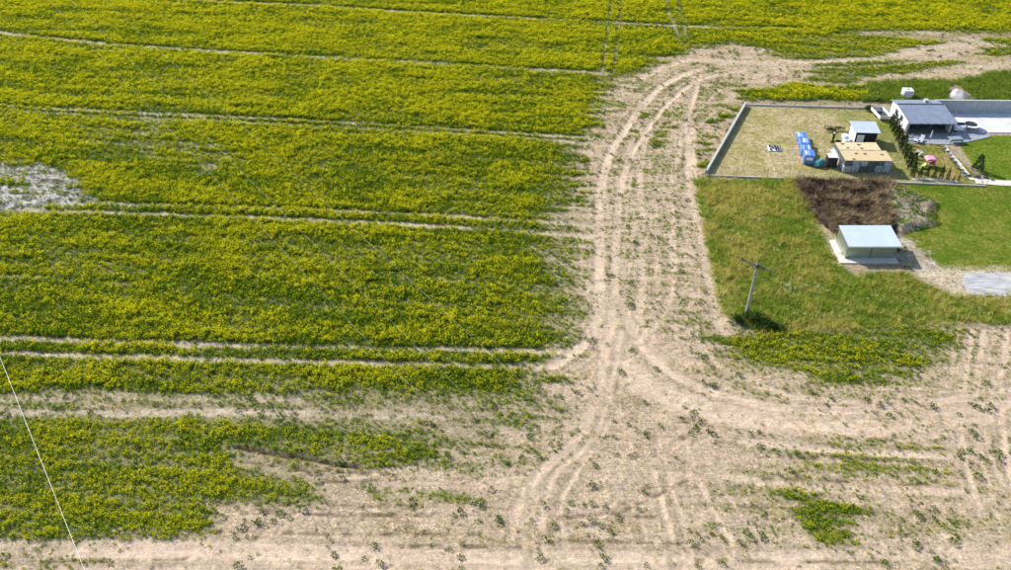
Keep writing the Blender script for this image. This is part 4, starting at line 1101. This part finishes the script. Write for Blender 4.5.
for i, (xx, yy, zz, r_) in enumerate(((0, 0, 0, .55), (0.3, 0.9, 0, .5), (-0.05, 0.6, 0.5, .5), (0.1, 1.3, 0.35, .5))):
    b = MB(); b.box(xx - r_, xx + r_ * .8, yy - r_, yy + r_ * .9, zz + 0.01, zz + r_ * 1.5, 0, 0.16); b.build('bag', 'film_white', t)
# open white trailer
q = U(885, 121)
t = thing('open_trailer', 'white low-sided open trailer at the upper end of the hedge', 'trailer', (q[0] - 0.2, q[1] + 1.8, 0), ROT + 0.12)
b = MB(); b.box(-0.95, 0.95, -1.9, 1.9, 0.42, 0.5); b.build('bed', 'dark_metal', t)
for (x0, x1, y0, y1) in ((-1.0, -0.952, -1.95, 1.95), (0.952, 1.0, -1.95, 1.95), (-0.95, 0.95, -1.95, -1.902), (-0.95, 0.95, 1.902, 1.95)):
    b = MB(); b.box(x0, x1, y0, y1, 0.40, 0.95); b.build('side_board', 'white_paint', t)
for s_ in (-1, 1):
    b = MB(); b.tube([(s_ * 0.8, 0, 0.3), (s_ * 0.94, 0, 0.3)], 0.3, 14); b.build('wheel', 'rubber', t)
b = MB(); b.tube([(-0.5, 1.95, 0.45), (0, 3.0, 0.45)], 0.04, 6); b.tube([(0.5, 1.95, 0.45), (0, 3.0, 0.45)], 0.04, 6); b.build('drawbar', 'steel', t)
b = MB(); b.tube([(0, 2.9, 0.0), (0, 2.9, 0.6)], 0.035, 6); b.build('jockey_stand', 'steel', t)
b = MB(); b.box(-0.7, 0.3, 0.2, 1.6, 0.502, 0.85, 0, 0.1); b.build('load', 'film_dark', t)

# ------------------------------------------------------------------ house
A0, A1 = np.array(U(908, 136)), np.array(U(952, 135.5))
HW = A1[0] - A0[0]; HD = 7.6; HE = 2.1; HRZ = 2.6; HBZ = 2.25
t = thing('house', 'single-storey white house with a low grey metal roof', 'house', (A0[0], A0[1] + 1.2, 0), ROT * 0.2)
RY = HD * 0.70
b = MB(); b.add([(0,0,0),(0,HD,0),(0,HD,HBZ),(0,RY,HRZ - .05),(0,0,HE),(0.25,0,0),(0.25,HD,0),(0.25,HD,HBZ),(0.25,RY,HRZ - .05),(0.25,0,HE)], [(4,3,2,1,0),(5,6,7,8,9),(0,1,6,5),(1,2,7,6),(2,3,8,7),(3,4,9,8),(4,0,5,9)]); b.build('side_wall', 'white_paint', t)
b = MB(); b.add([(HW-.25,0,0),(HW-.25,HD,0),(HW-.25,HD,HBZ),(HW-.25,RY,HRZ - .05),(HW-.25,0,HE),(HW,0,0),(HW,HD,0),(HW,HD,HBZ),(HW,RY,HRZ - .05),(HW,0,HE)], [(4,3,2,1,0),(5,6,7,8,9),(0,1,6,5),(1,2,7,6),(2,3,8,7),(3,4,9,8),(4,0,5,9)]); b.build('side_wall', 'white_paint', t)
b = MB(); b.box(0.252, HW - 0.252, HD - 0.25, HD, 0, HBZ - 0.02); b.build('back_wall', 'white_paint', t)
b = MB(); b.box(0.252, HW - 0.252, 1.6, 1.8, 0, HE + 0.05); fw = b.build('front_wall', 'dark_metal', t)  # anthracite facade, kept near-black to paint in the porch shade under the eave
for i in range(3):
    xa = 0.6 + i * (HW - 1.0) / 3; xb = xa + (HW - 1.0) / 3 - 0.5
    b = MB(); b.box(xa, xb, 1.56, 1.597, 0.1, 1.95); wd_ = b.build('window', 'dark_metal', t)
    b = MB(); b.box(xa + 0.07, (xa + xb) / 2 - 0.03, 1.54, 1.558, 0.16, 1.88); b.build('pane', 'glass', wd_)
    b = MB(); b.box((xa + xb) / 2 + 0.03, xb - 0.07, 1.54, 1.558, 0.16, 1.88); b.build('pane', 'glass', wd_)
for xx in (0.12, HW * 0.5, HW - 0.12):
    b = MB(); b.box(xx - 0.09, xx + 0.09, -0.55, -0.37, 0.07, HE - 0.12); b.build('porch_post', 'dark_metal', t)
fs = (HRZ - HE) / (RY)
rf = sloped(-0.15, HW + 0.3, -0.75, RY, HE - 0.75 * fs, HRZ, 0.12).build('front_roof', 'roof_grey', t)
bs = (HBZ - HRZ) / (HD - RY)
rb = sloped(-0.15, HW + 0.3, RY + 0.005, HD + 0.4, HRZ + 0.0, HBZ + 0.4 * bs, 0.12).build('back_roof', 'roof_grey', t)
n_ = 16
bq, bk = MB(), MB()
for i in range(n_ + 1):
    xx = -0.12 + (HW + 0.39) * i / n_
    bq.add([(xx-.025,-.74,HE+.122-.74*fs),(xx+.025,-.74,HE+.122-.74*fs),(xx+.025,RY-.1,HRZ+.122-.1*fs),(xx-.025,RY-.1,HRZ+.122-.1*fs),(xx-.025,-.74,HE+.17-.74*fs),(xx+.025,-.74,HE+.17-.74*fs),(xx+.025,RY-.1,HRZ+.17-.1*fs),(xx-.025,RY-.1,HRZ+.17-.1*fs)], [(4,5,6,7),(0,1,5,4),(1,2,6,5),(2,3,7,6),(3,0,4,7)])
bq.build('roof_seams', 'roof_grey', rf)
b = MB(); b.box(-0.16, HW + 0.31, RY - 0.14, RY + 0.16, HRZ + 0.10, HRZ + 0.19); b.build('ridge_cap', 'dark_metal', t)
b = MB(); b.box(-0.16, HW + 0.31, -0.87, -0.752, HE - 0.06 - 0.75 * fs, HE + 0.10 - 0.75 * fs); b.build('gutter', 'film_grey', t)
b = MB(); b.box(HW * 0.66, HW * 0.66 + 0.6, RY + 1.0, RY + 1.6, HRZ - 0.4, HRZ + 0.35); ch = b.build('chimney', 'wall_grey', t)
b = MB(); b.box(HW * 0.66 - 0.06, HW * 0.66 + 0.66, RY + 0.94, RY + 1.66, HRZ + 0.352, HRZ + 0.42); b.build('chimney_cap', 'concrete', ch)
for i, yy in enumerate((2.2, 4.6)):
    b = MB(); b.box(-0.03, -0.002, yy, yy + 1.1, 0.9, 1.8); wd_ = b.build('window', 'dark_metal', t)
    b = MB(); b.box(-0.045, -0.032, yy + 0.08, yy + 1.02, 0.96, 1.74); b.build('pane', 'glass', wd_)

# terrace furniture
def lounger(loc, rz, label):
    t = thing('sun_lounger', label, 'lounger', (*loc, 0.07), rz, 'loungers on the terrace')
    b = MB(); b.box(-0.32, 0.32, -0.95, 0.35, 0.30, 0.36, 0, 0.01); b.build('seat', 'cushion', t)
    b = MB(); b.add([(-.32,.352,.30),(.32,.352,.30),(.32,.95,.78),(-.32,.95,.78),(-.32,.352,.36),(.32,.352,.36),(.32,.93,.84),(-.32,.93,.84)], [(3,2,1,0),(4,5,6,7),(0,1,5,4),(1,2,6,5),(2,3,7,6),(3,0,4,7)]); b.build('backrest', 'cushion', t)
    for sx_ in (-0.28, 0.28):
        for sy_ in (-0.88, 0.3):
            b = MB(); b.box(sx_ - .025, sx_ + .025, sy_ - .025, sy_ + .025, 0, 0.299); b.build('leg', 'dark_metal', t)
    return t
lounger(U(914.5, 141.5), 0.5, 'grey sun lounger at the left end of the terrace')
lounger(U(920.5, 142.0), -0.6, 'grey sun lounger right of the first one on the terrace')
q = U(954, 142.5)
t = thing('garden_table', 'grey covered garden table at the right end of the terrace', 'table', (q[0], q[1], 0.07), 0.1)
b = MB(); b.box(-1.1, 1.1, -0.6, 0.6, 0.70, 0.76, 0, 0.015); b.build('tabletop', 'tarp_grey', t)
b = MB(); b.add([(-1.12,-.62,.45),(1.12,-.62,.4),(1.12,-.605,.78),(-1.12,-.605,.78)], [(0,1,2,3)]); b.add([(-1.1,-.6,.764),(1.1,-.6,.764),(1.1,.6,.764),(-1.1,.6,.764)], [(0,1,2,3)]); b.build('cover', 'tarp_grey', t)
for sx_ in (-1, 1):
    for sy_ in (-0.5, 0.5):
        b = MB(); b.box(sx_ - .03, sx_ + .03, sy_ - .03, sy_ + .03, 0, 0.699); b.build('leg', 'dark_metal', t)
q = U(929, 143)
t = thing('parasol', 'folded pale grey parasol leaning on the terrace in front of the house', 'parasol', (q[0], q[1], 0.07), 0)
b = MB(); b.lathe([(0.3, 0), (0.3, 0.06), (0.06, 0.09)], n=14); b.build('base', 'concrete', t)
b = MB(); b.tube([(0, 0, 0.08), (0, 0, 2.2)], 0.025, 8); b.build('pole', 'steel', t)
b = MB(); b.lathe([(0.10, 0.85), (0.16, 1.0), (0.12, 1.6), (0.05, 2.15)], n=10); b.build('canopy', 'cushion', t)

# ------------------------------------------------------------------ car and trampoline
q = U(956.5, 128.0)
t = thing('parked_car', 'white car parked on the paving right of the house', 'car', (q[0], q[1] + 0.4, 0.05), math.radians(-8))
prof = [(-2.05,0.28),(-2.1,0.62),(-1.95,0.95),(-1.6,1.02),(-1.35,1.45),(-0.9,1.52),(0.25,1.5),(0.95,1.02),(1.9,0.86),(2.1,0.6),(2.05,0.28)]
b = MB(); n = len(prof)
rings = []
for xx, ins in ((-0.86, 0.10), (-0.80, 0.0), (0.80, 0.0), (0.86, 0.10)):
    for (yy, zz) in prof:
        tuck = 0.16 * max(0, (zz - 1.0) / 0.5)
        b.v.append((xx * (1 - tuck), yy * (1 - 0.03 * (ins > 0)), zz))
for r_ in range(3):
    for i in range(n):
        j = (i + 1) % n; b.f.append((r_*n+i, r_*n+j, r_*n+n+j, r_*n+n+i)); b.m.append(0)
b.f.append(tuple(range(n-1, -1, -1))); b.m.append(0); b.f.append(tuple(range(3*n, 4*n))); b.m.append(0)
b.build('body', 'car_white', t)
b = MB(); b.add([(-.62,.34,1.475),(.62,.34,1.475),(.70,.92,1.075),(-.70,.92,1.075)], [(0,1,2,3)]); b.build('windscreen', 'glass', t)
b = MB(); b.add([(-.62,-1.36,1.46),(.62,-1.36,1.46),(.72,-1.61,1.04),(-.72,-1.61,1.04)], [(0,1,2,3)]); b.build('rear_window', 'glass', t)
for s_ in (-1, 1):
    b = MB(); b.add([(s_*.862,-1.3,1.05),(s_*.862,.75,1.05),(s_*.75,.2,1.42),(s_*.75,-1.1,1.42)], [(0,1,2,3)]); b.build('side_window', 'glass', t)
    for yy in (-1.3, 1.3):
        b = MB(); b.tube([(s_*0.70, yy, 0.32), (s_*0.89, yy, 0.32)], 0.32, 16); wh = b.build('wheel', 'rubber', t)
        b = MB(); b.tube([(s_*0.885, yy, 0.32), (s_*0.9, yy, 0.32)], 0.19, 12); b.build('rim', 'galv', wh)
    b = MB(); b.box(s_*0.6 - .16, s_*0.6 + .16, 2.0, 2.09, 0.62, 0.76, 0, 0.02); b.build('headlight', 'headlamp', t)
    b = MB(); b.box(s_*0.66 - .1, s_*0.66 + .1, -2.12, -2.02, 0.62, 0.82, 0, 0.02); b.build('tail_light', 'red', t)
    b = MB(); b.box(s_*0.93 - .08, s_*0.93 + .08, 0.55, 0.68, 1.0, 1.12, 0, 0.02); b.build('mirror', 'car_white', t)
q = U(970, 130)
t = thing('trampoline', 'round trampoline with a white padded rim on the paving', 'trampoline', (q[0], q[1] + 0.3, 0.05), 0)
R_ = 1.5
b = MB(); n = 28
b.tube([(R_*math.cos(2*math.pi*i/n), R_*math.sin(2*math.pi*i/n), 0.85) for i in range(n + 1)], 0.05, 6, cap=False); b.build('frame_ring', 'steel', t)
b = MB(); v = []; f = []
for i in range(n):
    a = 2*math.pi*i/n; v += [((R_ - .42)*math.cos(a), (R_ - .42)*math.sin(a), .90), ((R_ + .07)*math.cos(a), (R_ + .07)*math.sin(a), .90), ((R_ + .07)*math.cos(a), (R_ + .07)*math.sin(a), .94), ((R_ - .42)*math.cos(a), (R_ - .42)*math.sin(a), .94)]
for i in range(n):
    j = (i + 1) % n
    for k in range(4): f.append((4*i+k, 4*j+k, 4*j+(k+1) % 4, 4*i+(k+1) % 4))
b.add(v, f); b.build('rim_pad', 'white_paint', t)
b = MB(); b.lathe([(R_ - 0.44, 0.86), (R_ - 0.44, 0.88)], n=28); b.build('mat', 'black', t)
for i in range(6):
    a = 2*math.pi*i/6; b = MB(); b.tube([(R_*math.cos(a), R_*math.sin(a), 0), (R_*math.cos(a), R_*math.sin(a), 0.83)], 0.03, 6); b.build('leg', 'steel', t)

# ------------------------------------------------------------------ play set
q = U(928.5, 166)
t = thing('play_house', 'raised play house with a pink roof and lime green slide on the lawn', 'play house', (q[0], q[1], 0), ROT)
t.scale = (0.8, 0.8, 0.8)
for xx in (-0.75, 0.75):
    for yy in (-0.6, 0.6):
        b = MB(); b.box(xx - .05, xx + .05, yy - .05, yy + .05, 0, 1.5); b.build('leg', 'wood', t)
b = MB(); b.box(-0.85, 0.85, -0.7, 0.7, 0.7, 0.76); b.build('platform', 'wood', t)
b = MB(); b.box(0.0, 0.7, -0.62, -0.58, 0.762, 1.35); b.build('panel', 'red', t)
b = MB(); b.prism([(-1.0, 1.5), (-0.9, 1.72), (-0.5, 1.9), (0.5, 1.9), (0.9, 1.72), (1.0, 1.5)], -0.85, 0.85); b.build('roof', 'pink', t)
b = MB()
v = []
for i in range(8):
    s_ = i / 7; v += [(-0.87 - 1.3 * s_, -0.35 - 0.9 * s_, 0.8 - 0.72 * s_ ** 0.8)]
for i, pz in enumerate(v):
    b.v += [(pz[0] + 0.2, pz[1] - 0.34, pz[2] + 0.16), (pz[0] + 0.2, pz[1] - 0.34, pz[2]), (pz[0] - 0.2, pz[1] + 0.34, pz[2]), (pz[0] - 0.2, pz[1] + 0.34, pz[2] + 0.16)]
for i in range(7):
    for k in range(3): b.f.append((4*i+k, 4*i+k+1, 4*i+5+k, 4*i+4+k)); b.m.append(0)
b.build('slide', 'lime', t)
q = U(918.5, 158)
t = thing('climbing_arch', 'white curved climbing arch left of the pink play house', 'climbing arch', (q[0], q[1], 0), 0.4)
for yy in (-0.4, 0.4):
    b = MB(); b.tube([(0.85*math.cos(math.pi*i/12), yy, 1.15*math.sin(math.pi*i/12)) for i in range(13)], 0.07, 8); b.build('hoop', 'white_paint', t)
for i in range(1, 12, 2):
    b = MB(); b.tube([(0.85*math.cos(math.pi*i/12), -0.4, 1.15*math.sin(math.pi*i/12)), (0.85*math.cos(math.pi*i/12), 0.4, 1.15*math.sin(math.pi*i/12))], 0.04, 6); b.build('rung', 'white_paint', t)

# ------------------------------------------------------------------ behind the wall
q = U(906, 97.5)
t = thing('water_tank', 'grey cube water tank with a white top behind the house', 'tank', (q[0], q[1], 0), ROT)
b = MB(); b.box(-0.85, 0.85, -0.8, 0.8, 0.15, 1.5, 0, 0.1); b.build('tank_body', 'cushion', t)
b = MB(); b.box(-0.82, 0.82, -0.78, 0.78, 1.502, 1.55, 0, 0.02); b.build('top', 'white_paint', t)
pallet_boards(MB(), 1.6, 1.5).build('pallet', 'wood', t)
b = MB(); b.lathe([(0.2, 1.552), (0.2, 1.62), (0.16, 1.65)], n=12); b.build('lid', 'black', t)
# tarpaulin drawn over a long low heap
p0, p1 = np.array(U(953, 95)), np.array(U(966, 99))
t_l = np.linalg.norm(p1 - p0); ang = math.atan2(*(p1 - p0)[::-1]); cen = (p0 + p1) / 2
b = MB(); nu, nv = 26, 18
for i in range(nu + 1):
    for j in range(nv + 1):
        uu, vv = -1 + 2 * i / nu, -1 + 2 * j / nv
        edge = max(0.0, 1 - uu * uu) ** 0.5 * 0.35 + 0.65
        prof_ = max(0.0, 1 - abs(vv) ** 1.6) * max(0.0, 1 - abs(uu) ** 2.6) * (1.0 - 0.35 * uu)
        fold = 0.05 * math.sin(9 * uu + 3 * vv) * (1 - abs(vv)) + 0.04 * math.sin(5 * uu - 11 * vv)
        b.v.append((uu * (t_l / 2 + 0.7), vv * 1.35 * edge, max(-0.05, 1.25 * prof_ + fold * (prof_ > 0.02) - 0.03)))
for i in range(nu):
    for j in range(nv):
        k = i * (nv + 1) + j; b.f.append((k, k + nv + 1, k + nv + 2, k + 1)); b.m.append(0)
tag(b.build('tarp_heap', 'tarp', loc=(cen[0], cen[1], 0), rotz=ang, smooth=True), 'pale grey tarpaulin-covered heap behind the long grey wall', 'heap')
